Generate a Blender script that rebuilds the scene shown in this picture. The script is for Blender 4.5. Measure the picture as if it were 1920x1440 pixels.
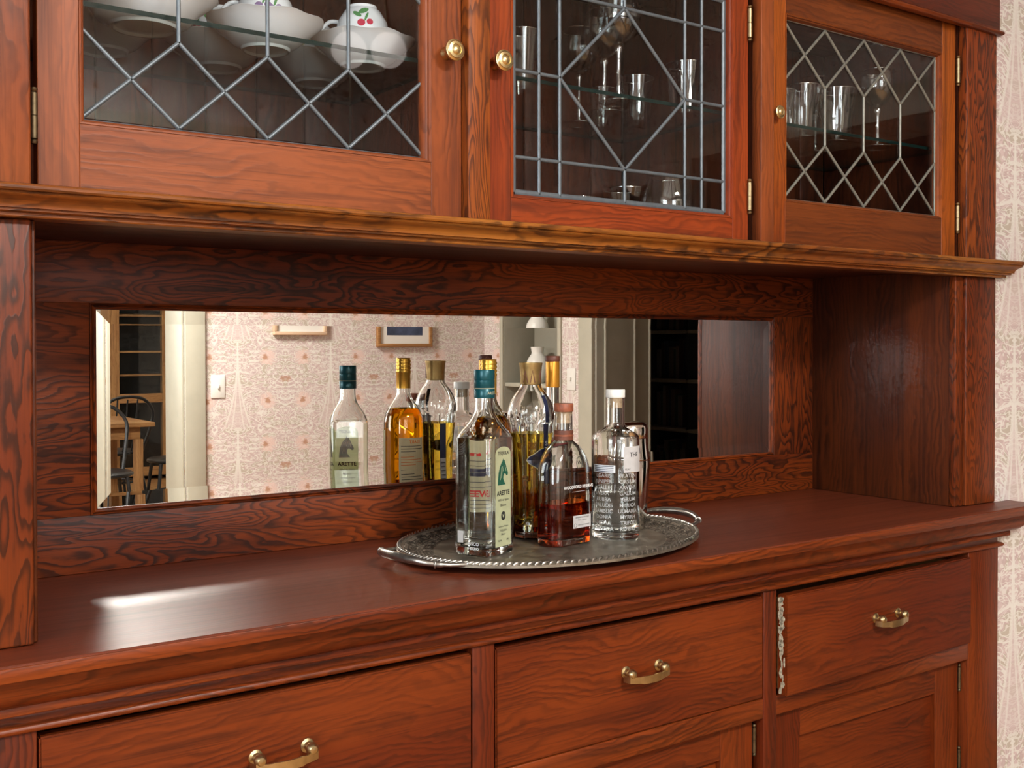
import bpy, bmesh, math, random
from mathutils import Vector, Matrix
random.seed(7)
for o in list(bpy.data.objects): bpy.data.objects.remove(o)
S = bpy.context.scene
COL = S.collection
R = math.radians
pi = math.pi

# ------------------------------------------------------------------ camera
CAMZ = 1.265
F_PX, YAW, PITCH, ROLL, CY = 2063.37, .6177, -.0134, -.0014, 675.25
cam = bpy.data.cameras.new('camera'); camo = bpy.data.objects.new('camera', cam); COL.objects.link(camo)
cam.sensor_fit = 'HORIZONTAL'; cam.sensor_width = 36.0
cam.lens = F_PX / 1920 * 36.0
cam.shift_y = (CY - 720) / 1920.0
cam.clip_start = .02; cam.clip_end = 100
fw = Vector((math.sin(YAW) * math.cos(PITCH), math.cos(YAW) * math.cos(PITCH), math.sin(PITCH)))
r0 = Vector((math.cos(YAW), -math.sin(YAW), 0)); u0 = r0.cross(fw)
rr = r0 * math.cos(ROLL) + u0 * math.sin(ROLL); uu_ = -r0 * math.sin(ROLL) + u0 * math.cos(ROLL)
mw = Matrix((rr, uu_, -fw)).transposed().to_4x4(); mw.translation = (0, 0, CAMZ)
camo.matrix_world = mw
S.camera = camo

# ------------------------------------------------------------------ world, lights, exposure
S.view_settings.view_transform = 'Standard'; S.view_settings.look = 'None'
S.view_settings.gamma = 1.0; S.view_settings.use_curve_mapping = False
S.view_settings.exposure = 0.42
w = bpy.data.worlds.new('world'); S.world = w; w.use_nodes = True
bg = w.node_tree.nodes['Background']; bg.inputs[0].default_value = (.75, .85, 1, 1); bg.inputs[1].default_value = 1.0
S.cycles.max_bounces = 14; S.cycles.transmission_bounces = 14; S.cycles.glossy_bounces = 6
S.cycles.transparent_max_bounces = 24; S.cycles.diffuse_bounces = 3
S.cycles.use_adaptive_sampling = True; S.cycles.adaptive_threshold = .05; S.cycles.adaptive_min_samples = 12
S.cycles.caustics_reflective = True; S.cycles.caustics_refractive = True; S.cycles.blur_glossy = 1.0
S.cycles.use_denoising = True; S.cycles.sample_clamp_indirect = 40.0

def area(name, loc, target, sx, sy, power, color):
    l = bpy.data.lights.new(name, 'AREA'); l.shape = 'RECTANGLE'; l.size = sx; l.size_y = sy
    l.energy = power; l.color = color
    o = bpy.data.objects.new(name, l); COL.objects.link(o); o.location = loc
    o.rotation_euler = (Vector(target) - Vector(loc)).to_track_quat('-Z', 'Y').to_euler()
    return o
# daylight entering by the two windows of this room and the window of the dining room beyond
area('window_daylight', (-.10, -2.10, 1.68), (-.10, 0, 1.60), 1.55, 1.30, 26, (.97, .98, 1.0))
area('side_window_daylight', (-1.73, .05, 1.65), (0, .05, 1.5), 1.2, 1.28, 46, (.95, .98, 1.0))
area('dining_window_daylight', (-.54, -4.4, 1.7), (2, -4.4, 1.6), 2.0, 1.4, 90, (1, .97, .93))
CEIL = (1.05, -.95)
area('ceiling_lamp_light', (CEIL[0], CEIL[1], 2.545), (CEIL[0], CEIL[1] + .0001, 0), .66, .50, 92, (1.0, .95, .88))

# ------------------------------------------------------------------ node helpers and materials
class NT:
    def __init__(s, name):
        s.m = bpy.data.materials.new(name); s.m.use_nodes = True
        s.t = s.m.node_tree; s.t.nodes.clear()
        s.out = s.t.nodes.new('ShaderNodeOutputMaterial')
    def new(s, typ, ins=None, **props):
        n = s.t.nodes.new(typ)
        for k, v in props.items(): setattr(n, k, v)
        for k, v in (ins or {}).items(): s.set(n.inputs[k], v)
        return n
    def set(s, sock, v):
        if isinstance(v, bpy.types.NodeSocket): s.t.links.new(v, sock)
        elif hasattr(v, 'outputs'): s.t.links.new(v.outputs[0], sock)
        else:
            if sock.type == 'RGBA' and len(v) == 3: v = (*v, 1)
            sock.default_value = v
    def math(s, op, a, b=None, c=None, clamp=False):
        n = s.t.nodes.new('ShaderNodeMath'); n.operation = op; n.use_clamp = clamp
        s.set(n.inputs[0], a)
        if b is not None: s.set(n.inputs[1], b)
        if c is not None: s.set(n.inputs[2], c)
        return n.outputs[0]
    def ss(s, x, a, b, lo=0.0, hi=1.0):
        n = s.t.nodes.new('ShaderNodeMapRange'); n.interpolation_type = 'SMOOTHSTEP'
        for k, v in zip(('Value', 'From Min', 'From Max', 'To Min', 'To Max'), (x, a, b, lo, hi)): s.set(n.inputs[k], v)
        return n.outputs[0]
    def mix(s, f, a, b):
        n = s.t.nodes.new('ShaderNodeMix'); n.data_type = 'RGBA'
        s.set(n.inputs[0], f); s.set(n.inputs[6], a); s.set(n.inputs[7], b)
        return n.outputs[2]
    def noise(s, vec, scale, detail=2, rough=.5, dist=0):
        n = s.new('ShaderNodeTexNoise', {'Vector': vec, 'Scale': scale, 'Detail': detail, 'Roughness': rough, 'Distortion': dist})
        return n.outputs['Fac']
    def obj(s): return s.new('ShaderNodeTexCoord').outputs['Object']
    def pos(s): return s.new('ShaderNodeNewGeometry').outputs['Position']
    def mapv(s, v, loc=(0, 0, 0), scale=(1, 1, 1)):
        return s.new('ShaderNodeMapping', {'Vector': v, 'Location': loc, 'Scale': scale}).outputs[0]
    def vadd(s, a, b):
        n = s.t.nodes.new('ShaderNodeVectorMath'); n.operation = 'ADD'; s.set(n.inputs[0], a); s.set(n.inputs[1], b); return n.outputs[0]
    def sep(s, v): return s.new('ShaderNodeSeparateXYZ', {0: v}).outputs
    def comb(s, x, y, z): return s.new('ShaderNodeCombineXYZ', {0: x, 1: y, 2: z}).outputs[0]
    def bump(s, h, strength, dist=.002):
        return s.new('ShaderNodeBump', {'Height': h, 'Strength': strength, 'Distance': dist}).outputs[0]
    def bsdf(s, **ins):
        n = s.t.nodes.new('ShaderNodeBsdfPrincipled')
        for k, v in ins.items(): s.set(n.inputs[k.replace('_', ' ')], v)
        s.t.links.new(n.outputs[0], s.out.inputs[0]); return n

MATS = {}
def wood(axis, tone):
    key = 'wood_%s_%s' % (tone, axis)
    if key in MATS: return MATS[key]
    #        light colour, mid colour, dark colour, figure strength, rings, roughness
    light, mid, dark, fig, K, rough = {
        'upper':  ((.265, .066, .0165), (.180, .038, .0095), (.054, .0150, .0062), .60, 9, .40),
        'door_mid': ((.300, .052, .0100), (.200, .0280, .0060), (.066, .0130, .0046), .60, 8, .38),
        'stile_orange': ((.330, .078, .0095), (.215, .040, .0062), (.062, .0150, .0045), .60, 8, .38),
        'rail_brown': ((.165, .040, .0080), (.105, .0225, .0055), (.036, .0100, .0038), .60, 8, .38),
        'upper_fig': ((.30, .078, .012), (.20, .037, .0075), (.034, .011, .006), .85, 9, .42),
        'mould':  ((.30, .105, .016), (.190, .050, .0085), (.028, .0105, .005), .95, 7, .36),
        'panel':  ((.200, .037, .0055), (.105, .0170, .0040), (.018, .0060, .0036), .90, 10, .42),
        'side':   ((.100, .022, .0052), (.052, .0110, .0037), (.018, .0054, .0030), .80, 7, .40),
        'post':   ((.185, .036, .0062), (.118, .0200, .0048), (.028, .0085, .0037), .85, 10, .38),
        'lower':  ((.160, .0290, .0048), (.105, .0150, .0032), (.030, .0064, .0025), .68, 9, .38),
        'lower_m': ((.190, .0360, .0058), (.110, .0175, .0038), (.028, .0068, .0027), .80, 9, .34),
        'top':    ((.160, .0290, .0074), (.118, .0195, .0053), (.056, .0108, .0038), .50, 8, .40),
        'inner':  ((.120, .030, .011), (.076, .0180, .008), (.022, .0075, .005), .6, 6, .45),
        'oak':    ((.44, .24, .095), (.36, .18, .07), (.19, .085, .035), .5, 4, .45),
    }[tone]
    t = NT(key)
    rnd = t.new('ShaderNodeObjectInfo').outputs['Random']
    off = t.comb(t.math('MULTIPLY', rnd, 31.7), t.math('MULTIPLY', rnd, 17.3), t.math('MULTIPLY', rnd, 53.1))
    v = t.vadd(t.obj(), off)
    a = {'x': 0, 'y': 1, 'z': 2}[axis]
    def sc(al, ac): l = [ac] * 3; l[a] = al; return tuple(l)
    if tone in ('upper', 'door_mid', 'lower', 'lower_m', 'top', 'inner', 'side', 'oak', 'mould', 'stile_orange', 'rail_brown'):
        q = t.sep(v); ac = t.math('ADD', q[(a + 1) % 3], q[(a + 2) % 3])
        wob = t.noise(t.mapv(v, scale=sc(3.2, 9.0)), 1, 2, .5)
        wob2 = t.noise(t.mapv(v, scale=sc(26, 55)), 1, 2, .55)
        rc = t.math('ADD', t.math('MULTIPLY', ac, K * 10.0), t.math('ADD', t.math('MULTIPLY', wob, K * 1.5), t.math('MULTIPLY', wob2, 1.5)))
        ring = t.math('FRACT', rc)
        late = t.math('MULTIPLY', t.ss(ring, .20, .75), t.ss(ring, .80, 1.0, 1.0, 0.0))
        late = t.math('MULTIPLY', late, t.ss(t.noise(t.mapv(v, scale=sc(6, 26)), 1, 3, .6), .34, .66, .15, 1.0))
    else:
        warp = t.noise(t.mapv(v, scale=sc(24, 70)), 1, 3, .6)
        n1 = t.noise(t.mapv(v, scale=sc(2.6, 13.0)), 1, 2.8, .5, .30)
        n1 = t.math('ADD', n1, t.math('MULTIPLY', warp, .040))
        ring = t.math('FRACT', t.math('MULTIPLY', n1, K * 2.6))
        late = t.math('MULTIPLY', t.ss(ring, .30, .80), t.ss(ring, .86, 1.0, 1.0, 0.0))
    fib = t.noise(t.mapv(v, scale=sc(7, 420)), 1, 3, .6)
    fib2 = t.noise(t.mapv(v, scale=sc(2.2, 60)), 1, 3, .6)
    blot = t.noise(t.mapv(v, scale=sc(1.6, 3.6)), 1, 3, .55)
    c = t.mix(t.ss(blot, .36, .66), light, mid)
    figm = t.math('MULTIPLY', late, t.math('MULTIPLY', fig, t.ss(blot, .28, .62, .55, 1.0)))
    c = t.mix(figm, c, dark)
    c = t.mix(t.ss(fib2, .46, .74, 0, .60), c, dark)
    c = t.mix(t.ss(fib, .48, .76, 0, .50), c, dark)
    rg = t.math('ADD', t.math('MULTIPLY', fib2, .12), rough - .05)
    h = t.math('ADD', t.math('MULTIPLY', fib, .5), t.math('MULTIPLY', late, .5))
    t.bsdf(Base_Color=c, Roughness=rg, Normal=t.bump(h, .10 if tone == 'top' else .22, .0008), Coat_Weight=.0 if tone == 'top' else 0., Coat_Roughness=.15, Specular_IOR_Level=.55 if tone == 'top' else .22)
    MATS[key] = t.m; return t.m

def plain(name, col, rough=.5, metal=0., var=0., vscale=40, bump=0., **kw):
    if name in MATS: return MATS[name]
    t = NT(name); c = col; args = dict(Roughness=rough, Metallic=metal)
    if var or bump:
        n = t.noise(t.obj(), vscale, 4, .6)
        if var: c = t.mix(t.ss(n, .3, .7), tuple(x * (1 - var) for x in col), tuple(min(1, x * (1 + var)) for x in col))
        if bump: args['Normal'] = t.bump(n, bump, .001)
    t.bsdf(Base_Color=c, **args, **kw)
    MATS[name] = t.m; return t.m

def paper(name, col):
    if name in MATS: return MATS[name]
    t = NT(name); n = t.noise(t.obj(), 60, 3)
    c = t.mix(t.ss(n, .3, .7), tuple(x * .95 for x in col), tuple(min(1, x * 1.05) for x in col))
    d = t.new('ShaderNodeBsdfDiffuse', {'Color': c}); q = t.new('ShaderNodeBsdfTranslucent', {'Color': c})
    m = t.new('ShaderNodeMixShader', {0: .52, 1: d, 2: q}); t.t.links.new(m.outputs[0], t.out.inputs[0]); MATS[name] = t.m; return t.m

def thin_glass(name, tint=(.97, .985, .98), ior=1.5, base=.0, haze=0.):
    if name in MATS: return MATS[name]
    t = NT(name)
    k = ((ior - 1) / (ior + 1)) ** 2
    fr = t.math('MULTIPLY_ADD', t.math('POWER', t.new('ShaderNodeLayerWeight', {'Blend': .5}).outputs['Facing'], 5.0), 1 - k, k)
    n = t.noise(t.obj(), 9, 2)
    nor = t.bump(n, .05, .002)
    tr = t.new('ShaderNodeBsdfTransparent', {'Color': tint})
    gl = t.new('ShaderNodeBsdfGlossy', {'Color': (1, 1, 1), 'Roughness': .02, 'Normal': nor})
    mx = t.new('ShaderNodeMixShader', {0: t.math('ADD', fr, base, clamp=True), 1: tr, 2: gl})
    t.t.links.new(mx.outputs[0], t.out.inputs[0]); MATS[name] = t.m; return t.m

def glass(name, col=(.988, .995, .992), ior=1.48, rough=0.):
    if name in MATS: return MATS[name]
    t = NT(name); g = t.new('ShaderNodeBsdfGlass', {'Color': col, 'IOR': ior, 'Roughness': rough})
    t.t.links.new(g.outputs[0], t.out.inputs[0]); MATS[name] = t.m; return t.m

def emit(name, col, strength):
    if name in MATS: return MATS[name]
    t = NT(name); e = t.new('ShaderNodeEmission', {'Color': col, 'Strength': strength})
    t.t.links.new(e.outputs[0], t.out.inputs[0]); MATS[name] = t.m; return t.m

def wallpaper(name, axis, u0):
    """pink paper with cream tracery, beige leaves and small orange flowers, mirrored about vertical axes"""
    t = NT(name); p = t.sep(t.pos())
    U = p[0] if axis == 'x' else p[1]; Z = p[2]
    u = t.math('PINGPONG', t.math('DIVIDE', t.math('SUBTRACT', U, u0), .26), 1.0)
    vph = t.math('DIVIDE', Z, .45)
    ang = t.math('MULTIPLY', vph, 2 * pi)
    cs, sn = t.math('COSINE', ang), t.math('SINE', ang)
    vec = t.comb(t.math('MULTIPLY', u, 1.9), t.math('MULTIPLY', cs, .92), t.math('MULTIPLY', sn, .92))
    n1 = t.noise(vec, 1.5, 1.5, .4, .5)
    n2 = t.noise(vec, 3.3, 1.0, .4, .6)
    n3 = t.noise(vec, 9.0, 1.0, .4)
    def line(n, k, w):
        f = t.math('ABSOLUTE', t.math('SUBTRACT', t.math('FRACT', t.math('MULTIPLY', n, k)), .5))
        return t.ss(f, w, w * 2.0, 1.0, 0.0)
    l1 = line(n1, 9, .075); l2 = line(n2, 6, .085)
    pink = (.535, .420, .408); pink2 = (.615, .505, .490); beige = (.490, .435, .360); cream = (.73, .71, .66)
    c = t.mix(t.ss(n3, .42, .58), pink, pink2)
    leaf = t.math('MULTIPLY', t.ss(n2, .50, .53), t.ss(n1, .44, .47))
    c = t.mix(t.math('MULTIPLY', leaf, .9), c, beige)
    c = t.mix(t.math('MULTIPLY', l2, .75), c, cream)
    c = t.mix(t.math('MULTIPLY', l1, .85), c, cream)
    # slender tapering ornament on every axis
    tt = t.math('FRACT', t.math('ADD', vph, .15))
    prof = t.math('MULTIPLY', t.math('POWER', t.math('SUBTRACT', 1.0, tt), 2.6), .30)
    d = t.math('ABSOLUTE', t.math('SUBTRACT', u, prof))
    fade = t.ss(tt, .0, .10)
    inside = t.math('MULTIPLY', t.ss(t.math('SUBTRACT', prof, u), 0, .02), fade)
    c = t.mix(t.math('MULTIPLY', inside, .6), c, pink2)
    c = t.mix(t.math('MULTIPLY', t.ss(d, .010, .028, .70, 0), fade), c, cream)
    c = t.mix(t.ss(t.math('ABSOLUTE', t.math('SUBTRACT', t.math('MULTIPLY', prof, .45), u)), .008, .020, .6, 0), c, cream)
    # small flowers
    def dot(uc, vc, ru, rv, col, amt, c):
        dv = t.math('SUBTRACT', t.math('FRACT', t.math('ADD', vph, .5 - vc)), .5)
        q = t.math('ADD', t.math('POWER', t.math('DIVIDE', t.math('SUBTRACT', u, uc), ru), 2), t.math('POWER', t.math('DIVIDE', dv, rv), 2))
        q = t.math('ADD', q, t.math('MULTIPLY', t.math('SUBTRACT', n3, .5), 2.2))
        return t.mix(t.ss(q, .1, 1.1, amt, 0.0), c, col)
    fl = (.44, .235, .14)
    c = dot(.62, .18, .19, .105, (.74, .56, .51), .8, c); c = dot(.62, .68, .19, .105, (.74, .56, .51), .8, c)
    c = dot(.62, .18, .075, .045, fl, .85, c); c = dot(.58, .68, .075, .045, fl, .85, c)
    c = dot(.95, .43, .075, .040, fl, .7, c)
    t.bsdf(Base_Color=c, Roughness=.75, Specular_IOR_Level=.25)
    return t.m

M_brass = plain('brass', (.62, .49, .25), .28, 1., .12, 60)
M_brass_pale = plain('pale_brass', (.50, .40, .22), .32, 1., .10, 60)
M_brass_old = plain('aged_brass', (.14, .105, .060), .48, 1., .25, 90)
M_brass_mid = plain('dull_brass', (.32, .25, .14), .40, 1., .2, 80)
M_lead = plain('lead_came', (.13, .155, .175), .42, .5, .12, 60)
M_lead_pale = plain('pale_lead_came', (.215, .215, .185), .42, .45, .15, 70)
M_pane = thin_glass('window_pane', (.965, .975, .975), 1.38, .0)
M_shelfglass = thin_glass('shelf_glass', (.93, .97, .955), 1.45)
M_shelfedge = plain('shelf_edge', (.004, .018, .016), .5, Specular_IOR_Level=.1)
M_ware = thin_glass('drinking_glass', (.93, .945, .945), 1.5, .05)
M_ware_rim = thin_glass('glass_rim', (.82, .85, .85), 1.6, .28)
M_bottle = glass('bottle_glass')
M_tequila = glass('clear_spirit', (.995, .995, .98), 1.34)
M_gin = glass('gin', (.995, .997, .997), 1.34)
M_amber = glass('amber_liqueur', (.93, .56, .06), 1.36)
M_elder = glass('yellow_liqueur', (.93, .78, .25), 1.36)
M_bourbon = glass('bourbon', (.72, .20, .045), 1.36)
M_porc = plain('porcelain', (.81, .84, .87), .12, 0, Coat_Weight=.4, Coat_Roughness=.05)
M_pewter = plain('pewter', (.30, .285, .25), .38, .9, .30, 55, .25)
M_pewter_l = plain('pewter_rim', (.42, .405, .37), .30, .95, .2, 80, .2)
M_chrome = plain('chrome', (.72, .70, .67), .07, 1.)
M_cork = plain('cork', (.55, .40, .25), .7, 0, .2, 200)
M_trim = plain('trim_paint', (.44, .425, .345), .42, 0, .04, 8)
M_greige = plain('greige_paint', (.31, .295, .24), .45, 0, .04, 8)
M_ceil = plain('ceiling_paint', (.82, .80, .75), .8, 0, .02, 6)
M_cream = plain('cream_paint', (.72, .66, .56), .6, 0, .03, 6)
M_plastic = plain('white_plastic', (.78, .78, .74), .35)
M_black = plain('black_paint', (.018, .02, .022), .35)
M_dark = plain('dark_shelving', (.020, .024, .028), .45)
M_teal = plain('teal_cap', (.004, .075, .095), .32, .3)
M_gold = plain('gold_foil', (.62, .36, .06), .30, .85)
M_gold_d = plain('dull_gold', (.36, .25, .10), .40, .85, .15, 50)
M_orange = plain('orange_foil', (.62, .28, .03), .32, .6)
M_brown = plain('brown_stopper', (.13, .04, .022), .5, 0, .2, 120)
M_redwood = plain('red_wood_stopper', (.26, .075, .035), .5, 0, .25, 120)
M_paper_g = paper('pale_green_paper', (.70, .73, .50))
M_paper_c = paper('cream_paper', (.78, .73, .52))
M_paper_w = paper('white_paper', (.82, .81, .81))
M_ink = plain('black_ink', (.02, .022, .02), .6)
M_ink_g = plain('green_ink', (.008, .085, .05), .6)
M_ink_r = plain('red_ink', (.55, .02, .02), .6)
M_ink_o = plain('orange_ink', (.70, .20, .03), .6)
M_navy = plain('navy_label', (.012, .016, .05), .45)
M_white = plain('white_ink', (.85, .85, .85), .5)
M_emb = glass('embossed_glass', (.97, .985, .98), 1.5, .12)
M_maroon = plain('maroon_label', (.13, .012, .012), .5)
M_linen = plain('mat_board', (.75, .73, .68), .8)
M_art = plain('blue_print', (.05, .07, .13), .6, 0, .5, 9)
M_lampglass = emit('lit_opal_globe', (1, .84, .76), 3.0)
M_mirror = plain('mirror_silver', (.93, .925, .90), .0, 1.)
M_floor = wood('x', 'oak')

# ------------------------------------------------------------------ mesh helpers
def mk(name, V, Fs, mats, parent=None, fm=None, smooth=False, rel=True, loc=None):
    """link one mesh object; V are world coordinates when parent is given and rel is True"""
    me = bpy.data.meshes.new(name)
    if parent is not None and rel:
        p = parent
        off = Vector((0, 0, 0))
        while p is not None: off += Vector(p.location); p = p.parent
        V = [(v[0] - off[0], v[1] - off[1], v[2] - off[2]) for v in V]
    me.from_pydata([tuple(v) for v in V], [], Fs)
    for m in (mats if isinstance(mats, (list, tuple)) else [mats]): me.materials.append(m)
    if fm:
        for pl, i in zip(me.polygons, fm): pl.material_index = i
    if smooth:
        for pl in me.polygons: pl.use_smooth = True
    me.update()
    o = bpy.data.objects.new(name, me); COL.objects.link(o)
    if parent is not None: o.parent = parent
    if loc is not None: o.location = loc
    return o

def fix(o, smooth_angle=None):
    bm = bmesh.new(); bm.from_mesh(o.data); bmesh.ops.recalc_face_normals(bm, faces=bm.faces[:]); bm.to_mesh(o.data); bm.free()
    return o

def autosmooth(o, ang=35):
    me = o.data
    for p in me.polygons: p.use_smooth = True
    bm = bmesh.new(); bm.from_mesh(me)
    for e in bm.edges:
        if len(e.link_faces) == 2: e.smooth = e.calc_face_angle(0) < R(ang)
    bm.to_mesh(me); bm.free(); return o

BOXF = [(0, 3, 2, 1), (4, 5, 6, 7), (0, 1, 5, 4), (1, 2, 6, 5), (2, 3, 7, 6), (3, 0, 4, 7)]
def boxv(x0, x1, y0, y1, z0, z1):
    return [(x0, y0, z0), (x1, y0, z0), (x1, y1, z0), (x0, y1, z0), (x0, y0, z1), (x1, y0, z1), (x1, y1, z1), (x0, y1, z1)]

def box(name, x0, x1, y0, y1, z0, z1, mat, parent=None, bev=.0015, seg=2, rel=True):
    o = mk(name, boxv(x0, x1, y0, y1, z0, z1), BOXF, mat, parent, rel=rel)
    if bev:
        bm = bmesh.new(); bm.from_mesh(o.data)
        bmesh.ops.bevel(bm, geom=bm.edges[:], offset=bev, segments=seg, affect='EDGES', profile=.5)
        bm.to_mesh(o.data); bm.free(); autosmooth(o, 50)
    return o

class MB:
    def __init__(s): s.V = []; s.F = []; s.M = []
    def add(s, V, Fs, m=0):
        b = len(s.V); s.V += [tuple(v) for v in V]; s.F += [tuple(i + b for i in f) for f in Fs]; s.M += [m] * len(Fs)
    def box(s, x0, x1, y0, y1, z0, z1, m=0): s.add(boxv(x0, x1, y0, y1, z0, z1), BOXF, m)
    def build(s, name, mats, parent=None, smooth=None, rel=True):
        o = mk(name, s.V, s.F, mats, parent, s.M, rel=rel); fix(o)
        if smooth: autosmooth(o, smooth)
        return o

def rings_mesh(rings, close_start=True, close_end=True, loop=False):
    """rings: list of equally long point lists"""
    n = len(rings[0]); V = [p for r in rings for p in r]; Fs = []
    m = len(rings)
    for i in range(m - 1 if not loop else m):
        a, b = i * n, ((i + 1) % m) * n
        for k in range(n): Fs.append((a + k, a + (k + 1) % n, b + (k + 1) % n, b + k))
    if not loop and close_start: Fs.append(tuple(range(n - 1, -1, -1)))
    if not loop and close_end: Fs.append(tuple(range((m - 1) * n, m * n)))
    return V, Fs

def lathe_v(prof, n=40, c=(0, 0, 0), axis='z', closed=True):
    rings = []
    for r, z in prof:
        r = max(r, 1e-5)
        ring = []
        for k in range(n):
            a = 2 * pi * k / n; x, y = r * math.cos(a), r * math.sin(a)
            if axis == 'z': ring.append((c[0] + x, c[1] + y, c[2] + z))
            elif axis == '-y': ring.append((c[0] + x, c[1] - z, c[2] + y))
        rings.append(ring)
    return rings_mesh(rings, closed, closed)

def lathe(name, prof, mat, parent=None, n=40, c=(0, 0, 0), axis='z', rel=True, sm=40):
    V, Fs = lathe_v(prof, n, c, axis); o = mk(name, V, Fs, mat, parent, rel=rel); fix(o); autosmooth(o, sm); return o

def rrect(hx, hy, r, z, n=10, rot=0.):
    r = min(r, hx, hy); P = []
    for q, (sx, sy) in enumerate(((1, 1), (-1, 1), (-1, -1), (1, -1))):
        for k in range(n):
            a = pi / 2 * (q + k / (n - 1)) 
            x = sx * (hx - r) + r * math.cos(a); y = sy * (hy - r) + r * math.sin(a)
            P.append((x * math.cos(rot) - y * math.sin(rot), x * math.sin(rot) + y * math.cos(rot), z))
    return P

def tube_v(path, rad, n=10, closed=False):
    P = [Vector(p) for p in path]; rings = []
    up = Vector((0, 0, 1)); prev = None
    for i, p in enumerate(P):
        if closed: t = (P[(i + 1) % len(P)] - P[i - 1]).normalized()
        else: t = (P[min(i + 1, len(P) - 1)] - P[max(i - 1, 0)]).normalized()
        if prev is None:
            a = t.cross(up)
            if a.length < 1e-3: a = t.cross(Vector((1, 0, 0)))
            a.normalize()
        else:
            a = (prev - t * prev.dot(t)).normalized()
        prev = a; b = t.cross(a)
        r = rad[i] if isinstance(rad, (list, tuple)) else rad
        rings.append([tuple(p + (a * math.cos(2 * pi * k / n) + b * math.sin(2 * pi * k / n)) * r) for k in range(n)])
    return rings_mesh(rings, True, True, closed)

def tube(name, path, rad, mat, parent=None, n=10, closed=False, rel=True):
    V, Fs = tube_v(path, rad, n, closed); o = mk(name, V, Fs, mat, parent, rel=rel); fix(o); autosmooth(o, 60); return o

def spline(pts, n=8):
    P = [Vector(p) for p in pts]; out = []
    for i in range(len(P) - 1):
        p0, p1, p2, p3 = P[max(i - 1, 0)], P[i], P[i + 1], P[min(i + 2, len(P) - 1)]
        for k in range(n):
            t = k / n
            out.append(.5 * ((2 * p1) + (-p0 + p2) * t + (2 * p0 - 5 * p1 + 4 * p2 - p3) * t * t + (-p0 + 3 * p1 - 3 * p2 + p3) * t ** 3))
    out.append(P[-1]); return [tuple(p) for p in out]

def moulding(name, prof, path, mat, parent, normals):
    """prof [(o, z)] swept along path [(x, y)] whose mitred outward directions are normals [(nx, ny)]"""
    rings = [[(x + nx * o, y + ny * o, z) for o, z in prof] for (x, y), (nx, ny) in zip(path, normals)]
    V, Fs = rings_mesh(rings, True, True); o = mk(name, V, Fs, mat, parent); fix(o); autosmooth(o, 28); return o

def empty(name, loc, label=None, cat=None, group=None, kind=None, rz=0.):
    o = bpy.data.objects.new(name, None); COL.objects.link(o); o.location = loc; o.rotation_euler = (0, 0, rz); o.empty_display_size = .05
    return tag(o, label, cat, group, kind)

def tag(o, label=None, cat=None, group=None, kind=None):
    if label: o['label'] = label
    if cat: o['category'] = cat
    if group: o['group'] = group
    if kind: o['kind'] = kind
    return o

def struct(o): o['kind'] = 'structure'; return o

TXT = {}
def text_geo(s, size, bold=0.):
    """verts (x, y) and faces of a line of lettering, centred"""
    key = (s, size, bold)
    if key in TXT: return TXT[key]
    cu = bpy.data.curves.new('lettering', 'FONT'); cu.body = s; cu.size = size; cu.align_x = 'CENTER'; cu.align_y = 'CENTER'
    cu.resolution_u = 3; cu.offset = bold; cu.fill_mode = 'FRONT'
    o = bpy.data.objects.new('lettering', cu); COL.objects.link(o)
    dg = bpy.context.evaluated_depsgraph_get()
    me = bpy.data.meshes.new_from_object(o.evaluated_get(dg))
    V = [(v.co.x, v.co.y) for v in me.vertices]; Fs = [tuple(p.vertices) for p in me.polygons]
    bpy.data.objects.remove(o); bpy.data.curves.remove(cu); bpy.data.meshes.remove(me)
    TXT[key] = (V, Fs); return V, Fs

def flat_sheet(mb, V2, F2, frame, lift, m=0, thick=None):
    """put flat (x, y) geometry on a frame function frame(x, y, lift)"""
    mb.add([frame(x, y, lift) for x, y in V2], F2, m)

def plane_frame(o, ex, ey, n):
    o, ex, ey, n = Vector(o), Vector(ex), Vector(ey), Vector(n)
    return lambda x, y, l: tuple(o + ex * x + ey * y + n * l)

def cyl_frame(a0, r, z0, c=(0, 0)):
    """a cylinder of radius r about z; x runs to the right for an outside viewer"""
    return lambda x, y, l: (c[0] + (r + l) * math.cos(a0 + x / r), c[1] + (r + l) * math.sin(a0 + x / r), z0 + y)

def grid_rect(w, h, nx=8, ny=1, cx=0, cy=0, top=0.):
    """rectangle split in columns; top > 0 gives it a round-arched head"""
    V, Fs = [], []
    for i in range(nx + 1):
        x = -w / 2 + w * i / nx
        zt = h / 2 + (top * math.sqrt(max(0, 1 - (2 * x / w) ** 2)) if top else 0)
        V += [(cx + x, cy - h / 2), (cx + x, cy + zt)]
    for i in range(nx): Fs.append((2 * i, 2 * i + 2, 2 * i + 3, 2 * i + 1))
    return V, Fs

def both(mb, V2, F2, frame, l_in, l_out, m=0):
    """thin sheet with an inner and an outer face and rim"""
    n = len(V2); V = [frame(x, y, l_in) for x, y in V2] + [frame(x, y, l_out) for x, y in V2]
    mb.add(V, [tuple(reversed(f)) for f in F2] + [tuple(i + n for i in f) for f in F2], m)

# ================================================================== THE ROOM
XW0, XW1, YW0, YW1, ZC = -1.60, 3.618, -1.90, 1.352, 2.62
M_paper_x = wallpaper('wallpaper_facing', 'x', 2.335)
M_paper_b = wallpaper('wallpaper_back', 'x', 2.105)
M_paper_y = wallpaper('wallpaper_side', 'y', -1.09)

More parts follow.
